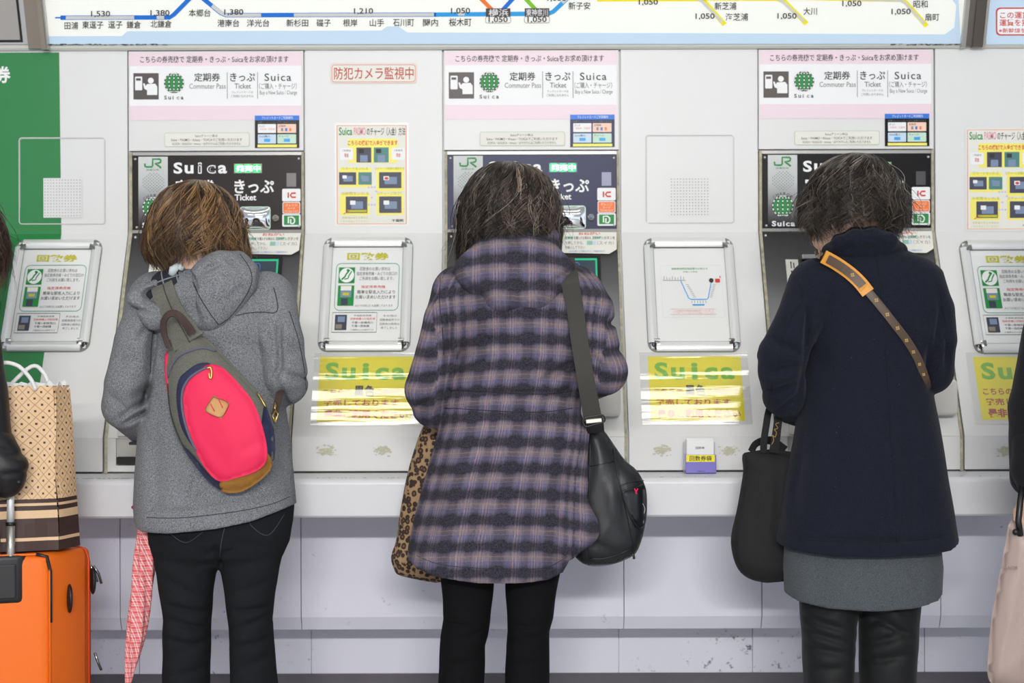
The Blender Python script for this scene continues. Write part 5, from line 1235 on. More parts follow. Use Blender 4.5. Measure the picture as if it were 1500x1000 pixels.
lp = patch('leather_patch', dd_, ypk, M_leath, pk, 6, .0095, .003)
for a_, b_ in (((308, 590), (314, 601)), ((320, 584), (326, 596))): tube('patch_slit', on([a_, b_], .0102, n=3), .0011, M_ppink, lp, 6)
tube('patch_stitch', on([(312, 580), (334, 589.5), (323.5, 609.5), (301, 600), (312, 580)], .0100, n=4), .0005, M_dbrown, lp, 5)
# straps
h_ = lambda bv, x, y, d: (hit(bv, x, y) or Vector((0, d, 0))).y
sy = lambda x, y: min(h_(b1, x, y, -.78), h_(bh1, x, y, -.7))
pts = [(236, 396, -.68, 30), (235, 404, -.735, 32), (238, 420, sy(240, 425)-.006, 33), (245, 440, min(sy(245, 440), -.80)-.006, 33), (255, 462, -.845, 36), (266, 482, -.872, 42), (276, 500, -.885, 48)]
ss = ribbon('shoulder_strap', pts, 34, M_pgrey, pk, .005, 5)
tube('strap_seam', [W(c[0]+2, c[1], c[2]-.0075) for c in curve_pts([(p[0], p[1], p[2]) for p in pts], 5)], .0010, M_greys, ss, 5)
ribbon('grab_loop', [(247, 508, -.905, 8), (240, 488, -.905, 9), (239, 470, -.91, 11), (247, 458, -.915, 11), (258, 458, -.915, 11), (270, 470, -.91, 12), (281, 487, -.90, 13)], 10, M_dbrown, pk, .004, 5, (-.4, -1, .5))
ribbon('lower_strap', [(402, 606, -.80, 9), (406, 588, -.79, 10), (411, 570, -.77, 10), (416, 556, -.74, 10)], 10, M_dbrown, pk, .003, 4)
tube('snap_hook', [W(402, 618, -.845), W(399, 608, -.845), W(403, 600, -.835), W(407, 606, -.835), W(403, 616, -.845)], .0025, M_gold, pk, 6, True)
tube('swivel', [W(402, 598, -.83), W(404, 588, -.81)], .003, M_gold, pk, 6); tube('side_pull', on([(377, 574), (384, 586), (389, 595)], .008), .0022, M_gold, pk, 6)

# folded umbrella -----------------------------------------------------------------------------
t = NT('umbrella_check'); co = t.coord('cloth'); sx = t.n('ShaderNodeSeparateXYZ'); t.l(co, sx.inputs[0])
def lines(t, s, per, w): f = t.math('FRACT', t.math('MULTIPLY', s, 1/per)); return t.math('LESS_THAN', f, w)
lu = t.math('MAXIMUM', lines(t, sx.outputs[0], .0125, .16), lines(t, t.math('ADD', sx.outputs[0], .004), .0125, .13)); lv = t.math('MAXIMUM', lines(t, sx.outputs[1], .0125, .16), lines(t, t.math('ADD', sx.outputs[1], .004), .0125, .13))
t.l(t.mix(t.math('MULTIPLY', t.math('ADD', lu, lv), .5), lin((220, 92, 96)), lin((246, 226, 222))), t.b.inputs['Base Color']); t.p(Roughness=.75)
um = empty('folded_umbrella', tuple(W(186, 1010, -.70)), 'folded pink checked umbrella hanging beside the grey coat', 'umbrella')
ax_ = [(203, 740, 5), (207, 756, 7), (211, 775, 9), (213, 795, 13), (212, 815, 15), (209, 840, 15), (206, 870, 14.5), (202, 900, 14), (198, 930, 12.5), (193, 958, 10), (189, 980, 7), (186, 1000, 4), (184, 1012, 2.5)]
C = curve_pts([(a_, b_, c_) for a_, b_, c_ in ax_], 4); V = []; FF = []; CA = []; NS = 40; ln_ = 0
for i, c in enumerate(C):
    p = W(c[0], c[1], -.70); r0 = c[2]*3.9/F
    if i: ln_ += (p-pp).length
    pp = p
    for k in range(NS):
        an = 2*math.pi*k/NS; sp_ = an*6+ln_*30; rr_ = r0*(1+.16*math.sin(sp_)*min(1, i/8)); V.append(p+Vector((math.cos(an)*rr_, -math.sin(an)*rr_, 0))); CA.append((an*.016+.35*ln_, ln_, 0))
for i in range(len(C)-1):
    for k in range(NS): a_ = i*NS+k; b_ = i*NS+(k+1) % NS; FF.append((a_, a_+NS, b_+NS, b_))
npmesh('canopy', V, FF, t.m, um, True, {'cloth': np.array(CA)})
tube('shaft', [W(184, 1008, -.70), W(182, 1030, -.70)], .003, M_steel, um, 8); tube('ferrule', [W(182.5, 1026, -.70), W(181.5, 1044, -.70)], .0045, M_black, um, 8)
tube('closing_strap', [W(203, 741, -.706), W(198, 738, -.715), W(194, 742, -.71)], .005, mat('umbrella_red', (206, 44, 76), .6), um, 8)
tube('handle', [W(204, 744, -.70), W(205, 715, -.66), W(206, 690, -.60), W(210, 672, -.54)], .008, mat('umbrella_handle', (214, 70, 92), .5), um, 8)
# ================================================================ woman in the purple plaid coat (middle)
t = NT('purple_plaid'); at_ = t.n('ShaderNodeAttribute', attribute_name='cloth').outputs['Vector']; sx = t.n('ShaderNodeSeparateXYZ'); t.l(at_, sx.inputs[0])
co = t.coord(); wob = t.math('MULTIPLY', t.math('SUBTRACT', t.noise(co, 30, 2), .5), .006)
U = t.math('FRACT', t.math('MULTIPLY', t.math('ADD', t.math('ADD', sx.outputs[0], wob), 10.02), 1/.138)); Vv = t.math('FRACT', t.math('MULTIPLY', t.math('ADD', t.math('ADD', sx.outputs[1], wob), 10.0), 1/.0605))
fine = t.ramp(t.noise(t.coord(scale=(1, 1, .22)), 620, 3, .75), [(.30, 0.), (.70, 1.)]); streak = t.ramp(t.noise(t.coord(scale=(1, 1, .07)), 330, 3, .8), [(.38, 0.), (.62, 1.)]); fuzz = t.ramp(t.noise(co, 330, 4, .75), [(.3, 0.), (.7, 1.)])
vd = t.ramp(Vv, [(0, .0), (.20, .05), (.34, .30), (.44, .95), (.56, 1.), (.68, .98), (.78, .55), (.90, .08)])
ud = t.ramp(U, [(0, .0), (.14, .05), (.20, .6), (.30, .7), (.36, .15), (.48, .1), (.60, .2), (.68, .95), (.84, 1.), (.92, .25)])
base = t.mix(t.ramp(Vv, [(0, 0.), (.12, 1.), (.25, 1.), (.45, 0.), (.85, 0.)]), lin((126, 121, 158)), lin((156, 142, 150)))
dark = t.math('MINIMUM', t.math('ADD', t.math('MULTIPLY', vd, .90), t.math('MULTIPLY', ud, .60)), 1.0)
col = t.mix(dark, base, lin((12, 12, 16)))
ou = t.ramp(U, [(0, 1.), (.010, 0.), (.050, 0.), (.058, 1.), (.068, 0.), (.10, 0.), (.108, .8), (.118, 0.), (.41, 0.), (.418, .9), (.428, 0.), (.47, 0.), (.478, 1.), (.488, 0.), (.535, 0.), (.543, .6), (.553, 0.), (.99, 0.), (1, 1.)]) if False else None
def band(c_, w, a_=1.0): return t.math('MULTIPLY', t.math('LESS_THAN', t.math('ABSOLUTE', t.math('SUBTRACT', U, c_)), w), a_)
ol = band(.03, .011)
for c_, w, a_ in ((.085, .008, .9), (.14, .006, .5), (.395, .008, .9), (.45, .009, 1.), (.505, .007, .7), (.60, .006, .4), (.33, .006, .4)): ol = t.math('MAXIMUM', ol, band(c_, w, a_))
oh = t.math('MULTIPLY', t.math('LESS_THAN', t.math('ABSOLUTE', t.math('SUBTRACT', Vv, .19)), .020), .42)
oh2 = t.math('MULTIPLY', t.math('LESS_THAN', t.math('ABSOLUTE', t.math('SUBTRACT', Vv, .035)), .015), .3)
oo = t.math('MULTIPLY', t.math('MAXIMUM', t.math('MAXIMUM', ol, oh), oh2), t.math('SUBTRACT', .78, t.math('MULTIPLY', vd, .66)))
col = t.mix(t.math('MULTIPLY', oo, t.math('ADD', .35, t.math('MULTIPLY', fuzz, .65))), col, lin((224, 178, 142)))
col = t.mix(t.math('MULTIPLY', streak, .30), col, lin((18, 18, 24))); col = t.mix(t.math('MULTIPLY', fine, .36), col, lin((14, 14, 20))); col = t.mix(t.math('MULTIPLY', t.math('SUBTRACT', 1, fuzz), .17), col, lin((180, 174, 196)))
t.l(col, t.b.inputs['Base Color']); t.p(Roughness=.95, Sheen_Weight=.04); t.b.inputs['Specular IOR Level'].default_value = .1; t.bump(fuzz, .7, .003)
M_plaid = t.m; M_plseam = mat('plaid_seam', (30, 28, 38), .95)
p2 = body('person with dark bobbed hair in a hooded purple plaid coat', J(745, 312, -.665), .98, .42, J(752, 385, -.70), [J(672, 425), J(845, 422)], [J(628, 573, -.70), J(885, 543, -.70)], [J(678, 598, -.45), J(852, 558, -.45)],
          J(735, 690), [[J(690, 780), J(682, 915, -.67), J(676, 1108, -.68)], [J(778, 780), J(772, 915, -.67), J(768, 1108, -.68)]], rr=.9)
rows2 = tab([(372, 715, 800, .06, .05), (384, 698, 822, .09, .06), (396, 676, 846, .105, .075), (410, 664, 862, .12, .085), (430, 656, 872, .13, .10), (470, 660, 866, .135, .11), (520, 660, 864, .13, .115), (560, 654, 858, .124, .12), (590, 649, 852, .122, .12),
              (620, 645, 850, .125, .125), (660, 634, 846, .135, .13), (700, 622, 840, .145, .135), (750, 608, 838, .155, .14), (800, 597, 836, .165, .145), (850, 592, 836, .17, .145)])
arms2 = [(J(664, 438, -.69), J(625, 578, -.69), J(690, 604, -.47), .055), (J(858, 434, -.69), J(886, 546, -.69), J(850, 556, -.47), .055)]
v = Vol((xpx(578), YB-.28, zpx(860)), (xpx(935), YB+.28, zpx(362)), .005)
v.table(rows2, .0, 2.3)
v.chain([J(668, 432, -.70), J(656, 470, -.748), J(642, 520, -.748), J(626, 570, -.742), J(634, 594, -.70), J(668, 608, -.56), J(694, 606, -.47)], [.056, .058, .056, .056, .052, .050, .046], .004)
v.cone(J(676, 424, -.70), J(674, 445, -.70), .056, .05, .04); v.cone(J(846, 422, -.70), J(850, 442, -.70), .056, .05, .04)
v.chain([J(852, 428, -.705), J(866, 455, -.748), J(872, 500, -.748), J(886, 544, -.742), J(876, 552, -.68), J(856, 560, -.52), J(846, 560, -.47)], [.056, .055, .055, .057, .052, .050, .046], .004)
v.cone(J(840, 700, -.74), J(852, 775, -.80), .020, .034, .04); v.cone(J(852, 775, -.80), J(826, 800, -.80), .030, .035, .04); v.cone(J(832, 640, -.74), J(843, 705, -.75), .05, .024, .03)
v.lumps(.0025, 13, 5)
v.folds([(660, 455, 654, 545, 5, 7), (654, 545, 650, 610, 5, 2), (655, 530, 735, 490, 9, 5), (660, 555, 740, 510, 7, 4), (700, 480, 760, 520, 12, 3), (840, 530, 790, 560, 6, 5), (848, 470, 852, 540, 5, 6), (800, 590, 848, 560, 7, 4), (612, 560, 645, 545, 7, 4), (605, 600, 645, 575, 5, 5),
         (620, 540, 648, 520, 8, 3), (880, 480, 905, 470, 6, 4), (876, 520, 915, 512, 7, 3), (868, 545, 900, 560, 6, 3), (640, 571, 850, 574, 2.6, 2.4), (646, 597, 848, 600, 2.6, 2.2), (700, 640, 690, 800, 14, 3.5), (775, 640, 785, 810, 16, 3), (820, 650, 832, 740, 8, 2.5), (650, 660, 632, 800, 12, 3), (838, 735, 850, 780, 5, 1.5), (745, 520, 742, 560, 12, -2), (655, 480, 640, 500, 6, 4), (868, 520, 880, 540, 5, 4)], YB, gain=3.4)
v.hem([(578, 808), (594, 811), (612, 822), (640, 832), (700, 839), (760, 840), (800, 838), (822, 830), (838, 808), (854, 795), (868, 784), (885, 780)])
at2 = cloth_attr(rows2, arms2)
coat2, cV, cQ = v.mesh('coat', M_plaid, p2, at2); b2 = bvh_of(cV, cQ)
v = Vol((xpx(650), YB-.30, zpx(475)), (xpx(862), YB+.06, zpx(322)), .0045)
v.ell(J(755, 398, -.775), (.138, .062, .082), .02); v.ell(J(754, 372, -.745), (.100, .068, .060), .035); v.cone(J(712, 350, -.725), J(802, 348, -.725), .030, .030, .03); v.cone(J(690, 392, -.77), J(735, 432, -.80), .03, .03, .03); v.cone(J(735, 434, -.80), J(785, 432, -.80), .030, .028, .03); v.cone(J(785, 432, -.80), J(826, 392, -.77), .028, .022, .03)
v.lumps(.003, 16, 8)
v.folds([(676, 408, 720, 445, 5, 3), (820, 350, 842, 388, 4, 3), (700, 360, 690, 400, 7, 3), (760, 345, 758, 440, 3, 1.2), (800, 420, 840, 395, 4, 3)], YB)
def at_h(V): return np.stack([V[:, 0]*1.05+.015, V[:, 2]*.93+V[:, 1]*.3+.03, V[:, 0]*0], 1)
hood2, hV, hQ = v.mesh('hood', M_plaid, p2, at_h); bh2 = bvh_of(hV, hQ)
seam('seam', b2, [(658, 571), (700, 573), (750, 576), (800, 577), (846, 572)], M_plseam, p2, .0010); seam('seam', b2, [(650, 597), (700, 600), (750, 603), (800, 603), (846, 597)], M_plseam, p2, .0010)
seam('seam', b2, [(646, 400), (644, 440), (648, 480), (650, 520)], M_plseam, p2, .0010); seam('seam', b2, [(594, 806), (640, 825), (700, 832), (760, 833), (800, 831), (830, 815)], M_plseam, p2, .0006)
seam('seam', bh2, [(700, 352), (735, 345), (780, 345), (806, 352)], M_plseam, p2, .0012)
M_blk = wool('black_trouser', (10, 10, 11), (20, 20, 22), 800, bump=.2, sheen=0)
trousers(p2, [(800, 645, 728), (830, 643, 725), (880, 647, 720), (905, 648, 717), (930, 644, 713), (945, 643, 709), (1000, 641, 708), (1060, 640, 706), (1125, 638, 706)],
   [(800, 736, 826), (830, 737, 821), (880, 740, 812), (905, 741, 809), (925, 742, 803), (945, 740, 803), (1000, 738, 803), (1060, 738, 802), (1125, 738, 804)],
   [(680, 645, 822), (780, 645, 824), (800, 648, 820)], M_blk, [(646, 912, 700, 918, 3, 3), (660, 940, 708, 925, 5, 3), (742, 918, 800, 916, 3, 3), (745, 940, 800, 930, 5, 3), (650, 975, 700, 968, 6, 3), (745, 975, 800, 968, 6, 2)])
hair(p2, [(240, 730, 752), (243, 718, 768), (249, 706, 784), (260, 694, 799), (280, 684, 811), (300, 679, 816), (320, 677, 818), (345, 677, 816), (365, 676, 812), (385, 676, 806)], -.675,
     [(672, 372), (678, 384), (686, 372), (696, 356), (710, 348), (760, 346), (800, 346), (808, 352), (816, 356), (822, 352)], hair_mat('dark_brown_hair', (14, 10, 8), (56, 44, 35), (116, 101, 86), (164, 150, 134)), n=4800, wave=.010, flick=.018, seed=9, brow=zpx(310, 3.93), curl=.28, swirl=.7, shag=.010, stray=.05)
# black shoulder bag
M_nyl = mat('black_nylon', (30, 31, 34), .42, bump=.15, bscale=500, spec=.45); M_web = mat('charcoal_webbing', (58, 56, 52), .8, bump=.4, bscale=700); M_sil = mat('buckle_silver', (224, 220, 205), .3, metal=.4); M_nyl2 = mat('black_nylon_shiny', (24, 25, 28), .28, spec=.6)
sb = empty('shoulder_bag', tuple(W(895, 828, -.70)), 'black nylon shoulder bag hanging beside the plaid coat', 'bag')
ob = [tuple(p) for p in loop_pts([(858, 630), (870, 627), (882, 628), (900, 653), (915, 674), (933, 690), (945, 714), (947, 742), (943, 776), (936, 800), (927, 814), (906, 824), (884, 829), (864, 829), (848, 822), (838, 806), (838, 760), (842, 700), (850, 660)], 3)]
_, ys = pillow('bag_body', ob, -.70, .065, M_nyl, sb, step=5, edge=26, flat=.7, folds=[(872, 640, 862, 720, 5, 5), (886, 640, 908, 700, 4, 6), (905, 700, 925, 810, 6, 7), (885, 700, 890, 800, 10, 4), (858, 790, 900, 812, 6, 6), (870, 760, 862, 820, 5, 4), (895, 760, 915, 790, 8, 4)])
og = lambda pts, l, n=5: [W(c[0], c[1], ys(c[0], c[1])-l) for c in curve_pts(pts, n)]
for pts in ([(864, 683), (875, 681), (898, 676)], [(898, 655), (903, 690), (912, 730), (925, 790), (928, 812)], [(864, 640), (863, 700), (861, 770), (862, 828)], [(906, 712), (925, 706), (942, 704)], [(864, 818), (884, 818), (906, 812), (926, 802)]): tube('seam', og(pts, .001), .0013, M_black, sb, 6)
patch('side_pocket', loop_pts([(912, 722), (928, 716), (943, 712), (946, 740), (944, 765), (938, 774), (930, 768), (920, 748)], 3), lambda x, y: ys(x, y)-.008, M_nyl2, sb, 5, .002, .01)
tube('pocket_edge', [W(c[0], c[1], ys(c[0], c[1])-.014) for c in loop_pts([(912, 722), (928, 716), (943, 712), (946, 740), (944, 765), (938, 774), (930, 768), (920, 748)], 4)], .0018, M_black, sb, 6, True)
tube('pink_tag', og([(929, 716), (931, 720), (934, 716)], .018, 3)+og([(931, 720), (932, 724)], .018, 3), .0018, M_ppink, sb, 6)
tube('silver_line', og([(941, 738), (944, 745), (943, 752)], .016), .0008, M_sil, sb, 5); tube('strap_tail', [W(927, 812, -.69), W(928, 819, -.69)], .003, M_black, sb, 6)  # thin silver curve on the side pocket, short black strap tail
sy2 = lambda x, y, d=-.80: min((hit(b2, x, y) or Vector((0, d, 0))).y, (hit(bh2, x, y) or Vector((0, 0, 0))).y)
sp2 = [(830, 378, -.70, 24), (832, 392, -.765, 25), (835, 408, sy2(835, 412)-.016, 26), (838, 428, sy2(838, 430)-.018, 26), (843, 455, sy2(842, 450)-.014, 25), (849, 500, min(sy2(849, 500), -.80)-.006, 25), (857, 550, -.815, 25), (864, 590, -.80, 26), (868, 614, -.785, 27)]
ribbon('strap', sp2, 26, M_web, sb, .004, 5)
ribbon('strap_end', [(869, 612, -.782, 26), (871, 622, -.775, 26), (872, 634, -.76, 26)], 26, M_black, sb, .005, 3)
bevel_box('buckle_bar', tuple(W(858, 619.5, -.792)), tuple(W(881, 613.5, -.786)), M_sil, sb, .0015, 2, Matrix.Rotation(-.10, 3, 'Y'), W(870, 616, -.79))
tube('buckle_frame', [W(x, y, -.788) for x, y in loop_pts([(855, 613), (868, 610), (881, 608), (885, 612), (884, 618), (870, 622), (858, 625), (854, 619)], 3)], .0022, M_black, sb, 8, True)
# leopard bag
t = NT('leopard'); co = t.coord(); vo = t.n('ShaderNodeTexVoronoi'); t.l(co, vo.inputs['Vector']); vo.inputs['Scale'].default_value = 68; vo.inputs['Randomness'].default_value = .75
ds = t.math('ADD', vo.outputs['Distance'], t.math('MULTIPLY', t.math('SUBTRACT', t.noise(co, 160, 3), .5), .32))
col = t.ramp(ds, [(0, lin((118, 84, 62))), (.20, lin((112, 80, 58))), (.26, lin((48, 34, 30))), (.50, lin((54, 38, 32))), (.56, lin((160, 130, 94))), (1, lin((172, 142, 106)))])
t.l(col, t.b.inputs['Base Color']); t.p(Roughness=.8); M_leo = t.m
lb = empty('leopard_bag', tuple(W(605, 850, -.55)), 'leopard print cloth bag behind the plaid coat', 'bag')
olb = [tuple(p) for p in loop_pts([(630, 612), (620, 622), (609, 650), (597, 690), (586, 745), (580, 788), (572, 815), (576, 832), (582, 841), (600, 846), (625, 851), (645, 852), (668, 840), (672, 760), (668, 680), (655, 612)], 3)]
pillow('bag_body', olb, -.555, .045, M_leo, lb, step=5, edge=22, flat=.7, folds=[(622, 640, 600, 740, 5, 6), (600, 700, 590, 800, 5, 5), (590, 830, 640, 835, 5, 7), (612, 760, 606, 840, 5, 4)])
ribbon('handle', [(640, 622, -.55, 12), (650, 600, -.53, 12), (662, 590, -.50, 12)], 12, M_leo, lb, .006, 4)

# ================================================================ woman in the navy coat (right)
M_navy = wool('navy_wool', (12, 14, 23), (31, 34, 48), 420, bump=.7, sheen=.06, lint=.75); M_navs = mat('navy_seam', (7, 8, 16), .95); M_skirt = wool('grey_skirt', (44, 48, 52), (92, 97, 101), 480, bump=.4, sheen=.1)
p3 = body('person with short greying hair in a navy wool coat and grey skirt', J(1233, 317, -.655), .96, .62, J(1257, 380, -.70), [J(1192, 425), J(1345, 425)], [J(1146, 556, -.71), J(1361, 543, -.70)], [J(1176, 600, -.47), J(1338, 556, -.45)],
          J(1262, 690), [[J(1216, 780), J(1212, 915, -.67), J(1212, 1108, -.68)], [J(1302, 780), J(1300, 915, -.67), J(1300, 1108, -.68)]], rr=.9, turn=.55)
rows3 = tab([(362, 1226, 1312, .07, .05), (372, 1214, 1330, .095, .06), (384, 1196, 1352, .11, .075), (400, 1178, 1374, .12, .085), (425, 1176, 1378, .13, .10), (470, 1178, 1372, .135, .11), (520, 1174, 1366, .13, .115), (570, 1174, 1362, .128, .12), (620, 1167, 1372, .13, .125),
              (670, 1158, 1380, .14, .13), (720, 1149, 1387, .148, .135), (770, 1141, 1394, .155, .14), (790, 1138, 1398, .157, .14), (830, 1138, 1400, .158, .14)])
v = Vol((xpx(1092), YB-.28, zpx(835)), (xpx(1420), YB+.28, zpx(352)), .005)
v.table(rows3, .0, 2.4)
v.chain([J(1190, 424, -.742), J(1172, 470, -.748), J(1148, 520, -.748), J(1144, 545, -.742), J(1148, 580, -.71), J(1160, 592, -.60), J(1176, 600, -.50)], [.056, .056, .060, .056, .052, .048, .044], .004)
v.cone(J(1198, 416, -.742), J(1192, 440, -.742), .056, .05, .04); v.cone(J(1346, 416, -.742), J(1356, 440, -.742), .056, .05, .04)
v.ell(J(1134, 522, -.69), (.042, .05, .036), .02)
v.chain([J(1352, 420, -.742), J(1364, 455, -.748), J(1367, 500, -.748), J(1361, 545, -.71), J(1345, 552, -.58), J(1336, 556, -.48)], [.056, .054, .054, .056, .050, .045], .004)
v.lumps(.0028, 12, 11)
v.folds([(1180, 445, 1176, 520, 5, 6), (1176, 520, 1168, 600, 5, 2.5), (1128, 500, 1172, 520, 7, 4), (1120, 545, 1166, 535, 6, 4), (1125, 575, 1166, 560, 5, 5), (1140, 605, 1166, 580, 4, 5), (1372, 455, 1364, 540, 6, 6), (1356, 500, 1362, 570, 5, 6), (1380, 480, 1385, 545, 5, 4), (1370, 430, 1376, 480, 6, 3),
         (1195, 500, 1215, 560, 14, 4), (1230, 600, 1215, 760, 16, 4), (1180, 640, 1165, 760, 10, 4), (1320, 620, 1335, 770, 16, 4), (1150, 786, 1390, 786, 3, 1.8), (1280, 560, 1290, 780, 14, 2.5)], YB, gain=3.6)
v.hem([(1090, 794), (1136, 795), (1150, 800), (1200, 805), (1262, 806), (1330, 804), (1375, 800), (1396, 791), (1425, 788)])
coat3, cV, cQ = v.mesh('coat', M_navy, p3); b3 = bvh_of(cV, cQ)
seam('seam', b3, [(1283, 364), (1290, 420), (1297, 500), (1302, 600), (1308, 700), (1313, 796)], M_navs, p3, .0013); seam('seam', b3, [(1140, 787), (1200, 793), (1262, 795), (1330, 793), (1392, 784)], M_navs, p3, .0013)
seam('seam', b3, [(1160, 402), (1172, 418), (1176, 440), (1160, 465), (1146, 500), (1138, 540), (1128, 580), (1124, 596)], M_navs, p3, .0013); seam('seam', b3, [(1372, 410), (1382, 450), (1386, 500), (1372, 545)], M_navs, p3, .0013)
# standing collar folded over
v = Vol((xpx(1190), YB-.22, zpx(400)), (xpx(1345), YB+.14, zpx(322)), .0045)
v.chain([J(1207, 377, -.68), J(1214, 369, -.725), J(1230, 358, -.768), J(1252, 350, -.797), J(1280, 348, -.803), J(1304, 354, -.79), J(1320, 368, -.74), J(1324, 378, -.742)], [.010, .013, .016, .018, .018, .016, .013, .010], .014)
v.chain([J(1212, 366, -.66), J(1228, 352, -.715), J(1252, 343, -.755), J(1280, 342, -.765), J(1303, 349, -.745), J(1320, 366, -.68)], [.008, .011, .014, .014, .011, .008], .012)
v.ell(J(1266, 368, -.735), (.085, .058, .036), .02)
v.folds([(1222, 374, 1262, 352, 3, 2), (1262, 352, 1300, 362, 3, 2)], YB)
col3, kV, kQ = v.mesh('collar', M_navy, p3); bk3 = bvh_of(kV, kQ)
v = Vol((xpx(1130), YB-.2, zpx(895)), (xpx(1395), YB+.19, zpx(730)), .005)
v.table(tab([(740, 1165, 1362, .11, .11), (790, 1150, 1374, .125, .12), (830, 1147, 1378, .132, .125), (860, 1148, 1376, .134, .125), (900, 1149, 1375, .134, .125)]), .0, 2.3); v.lumps(.0012, 18, 2)
v.folds([(1200, 815, 1190, 875, 12, 2), (1330, 815, 1335, 875, 12, 2)], YB); v.hem([(1130, 866), (1149, 869), (1162, 875), (1200, 881), (1262, 884), (1325, 881), (1362, 874), (1375, 866), (1395, 864)], hollow=.04)
v.mesh('skirt', M_skirt, p3)
t = NT('black_satin_trouser'); co = t.coord(); t.p(Base_Color=lin((24, 25, 26)), Roughness=.62, Sheen_Weight=.05); t.b.inputs['Specular IOR Level'].default_value = .22; t.bump(t.noise(co, 600, 2), .15, .001)
trousers(p3, [(840, 1168, 1258), (870, 1168, 1259), (920, 1172, 1252), (960, 1174, 1250), (1000, 1175, 1248), (1060, 1176, 1246), (1125, 1176, 1248)], [(840, 1256, 1347), (870, 1256, 1346), (920, 1257, 1343), (960, 1257, 1341), (1000, 1258, 1339), (1060, 1258, 1338), (1125, 1258, 1340)],
   [(700, 1172, 1345), (830, 1168, 1346)], t.m, [(1172, 905, 1240, 925, 6, 4), (1178, 925, 1244, 945, 5, 4), (1180, 950, 1240, 960, 6, 4), (1176, 890, 1220, 900, 5, 3), (1262, 950, 1325, 930, 6, 4), (1270, 900, 1335, 935, 6, 4), (1262, 975, 1330, 960, 6, 4), (1185, 985, 1240, 980, 7, 3), (1290, 880, 1338, 905, 5, 3), (1262, 925, 1300, 905, 6, 3)])
hair(p3, [(229, 1238, 1262), (232, 1226, 1276), (239, 1212, 1288), (251, 1198, 1300), (270, 1190, 1312), (290, 1185, 1316), (305, 1183, 1319), (320, 1184, 1318), (335, 1186, 1314), (348, 1192, 1310)], -.675,
     [(1166, 336), (1180, 344), (1194, 342), (1203, 334), (1214, 329), (1230, 332), (1244, 322), (1258, 313), (1280, 312), (1292, 326), (1304, 336), (1314, 342), (1328, 340)], hair_mat('greying_hair', (16, 12, 10), (54, 44, 36), (118, 106, 92), (168, 158, 146)), n=6000, wave=.012, flick=.044, seed=21, brow=zpx(300, 3.93), curl=.34, swirl=.7, shag=.014, stray=.06, rad=.0009, seg=18)
v = Vol((xpx(1228), YB-.14, zpx(350)), (xpx(1298), YB+.02, zpx(308)), .004); v.ell(J(1264, 332, -.72), (.042, .035, .03), .0); v.mesh('shaved_nape', mat('nape_stubble', (140, 108, 90), .8, var=.55, vscale=400), p3)
# shoulder strap of the cross-body bag with a tan-edged pad
M_mono = NT('brown_monogram'); M_mono.p(Base_Color=lin((78, 60, 46)), Roughness=.45); M_mono.bump(M_mono.noise(M_mono.coord(), 500, 2), .2, .001); M_mono = M_mono.m; M_tan = mat('natural_tan_leather', (214, 146, 48), .5); M_goldi = mat('gold_print', (176, 142, 70), .5)
cb = empty('crossbody_bag', tuple(J(1372, 700, -.50)), 'brown cross-body bag strap with tan edged pad over the navy coat', 'bag')
sy3 = lambda x, y, d=-.80: min((hit(b3, x, y) or Vector((0, d, 0))).y, (hit(bk3, x, y) or Vector((0, 0, 0))).y)
path3 = [(1200, 374), (1212, 379), (1240, 397), (1268, 424), (1290, 450), (1312, 478), (1330, 502), (1345, 528), (1354, 552), (1358, 566)]
ribbon('strap', [(1196, 374, -.66, 10)]+[(x, y, sy3(x, y)-.006, 12) for x, y in path3]+[(1362, 585, -.70, 11), (1364, 620, -.60, 11)], 12, M_mono, cb, .003, 5)
pad = [(1207, 377), (1225, 387), (1245, 401), (1260, 415), (1272, 430)]
PC = curve_pts([(x, y, sy3(x, y)-.010) for x, y in pad], 6)
for k_ in range(1, len(PC)): PC[k_][2] = min(PC[k_][2], PC[k_-1][2]+.001)
ribbon('pad_edge', [tuple(q) for q in PC], 20, M_tan, cb, .004, 1); ribbon('pad_inlay', [(q[0], q[1], q[2]-.0052) for q in PC[2:-4]], 12.5, M_mono, cb, .001, 1)
ribbon('pad_loop', [(1259, 425, sy3(1259, 425)-.012, 9), (1270, 415, sy3(1270, 415)-.012, 9)], 9, M_tan, cb, .003, 3)
def motif(x, y, lift, s=3.0):
    V = []; FF = []; yy = sy3(x, y)-lift
    for k in range(4):
        a = k*math.pi/2+.6; cx_, cy_ = x+s*.62*math.cos(a), y+s*.62*math.sin(a); b_ = len(V)
        for j in range(8): V.append(W(cx_+s*.42*math.cos(j*.785), cy_+s*.42*math.sin(j*.785), yy))
        FF.append(tuple(range(b_, b_+8)))
    return V, FF
def add_motifs(L, lift):
    V = []; FF = []
    for x, y, s in L:
        v_, f_ = motif(x, y, lift, s); FF += [tuple(i+len(V) for i in q) for q in f_]; V += v_
    o = pyd('gold_motifs', V, FF, M_goldi, cb); o['kind'] = 'stuff'
add_motifs([(1232, 391, 3.2), (1249, 404, 3.2)], .0185); add_motifs([(1284, 441, 3.2), (1300, 462, 3.2), (1315, 482, 3.2), (1328, 500, 3.0), (1338, 517, 2.8), (1347, 535, 2.6), (1353, 550, 2.4)], .0092)
bevel_box('pouch', tuple(J(1290, 720, -.545)), tuple(J(1362, 630, -.485)), M_mono, cb, .012, 3)
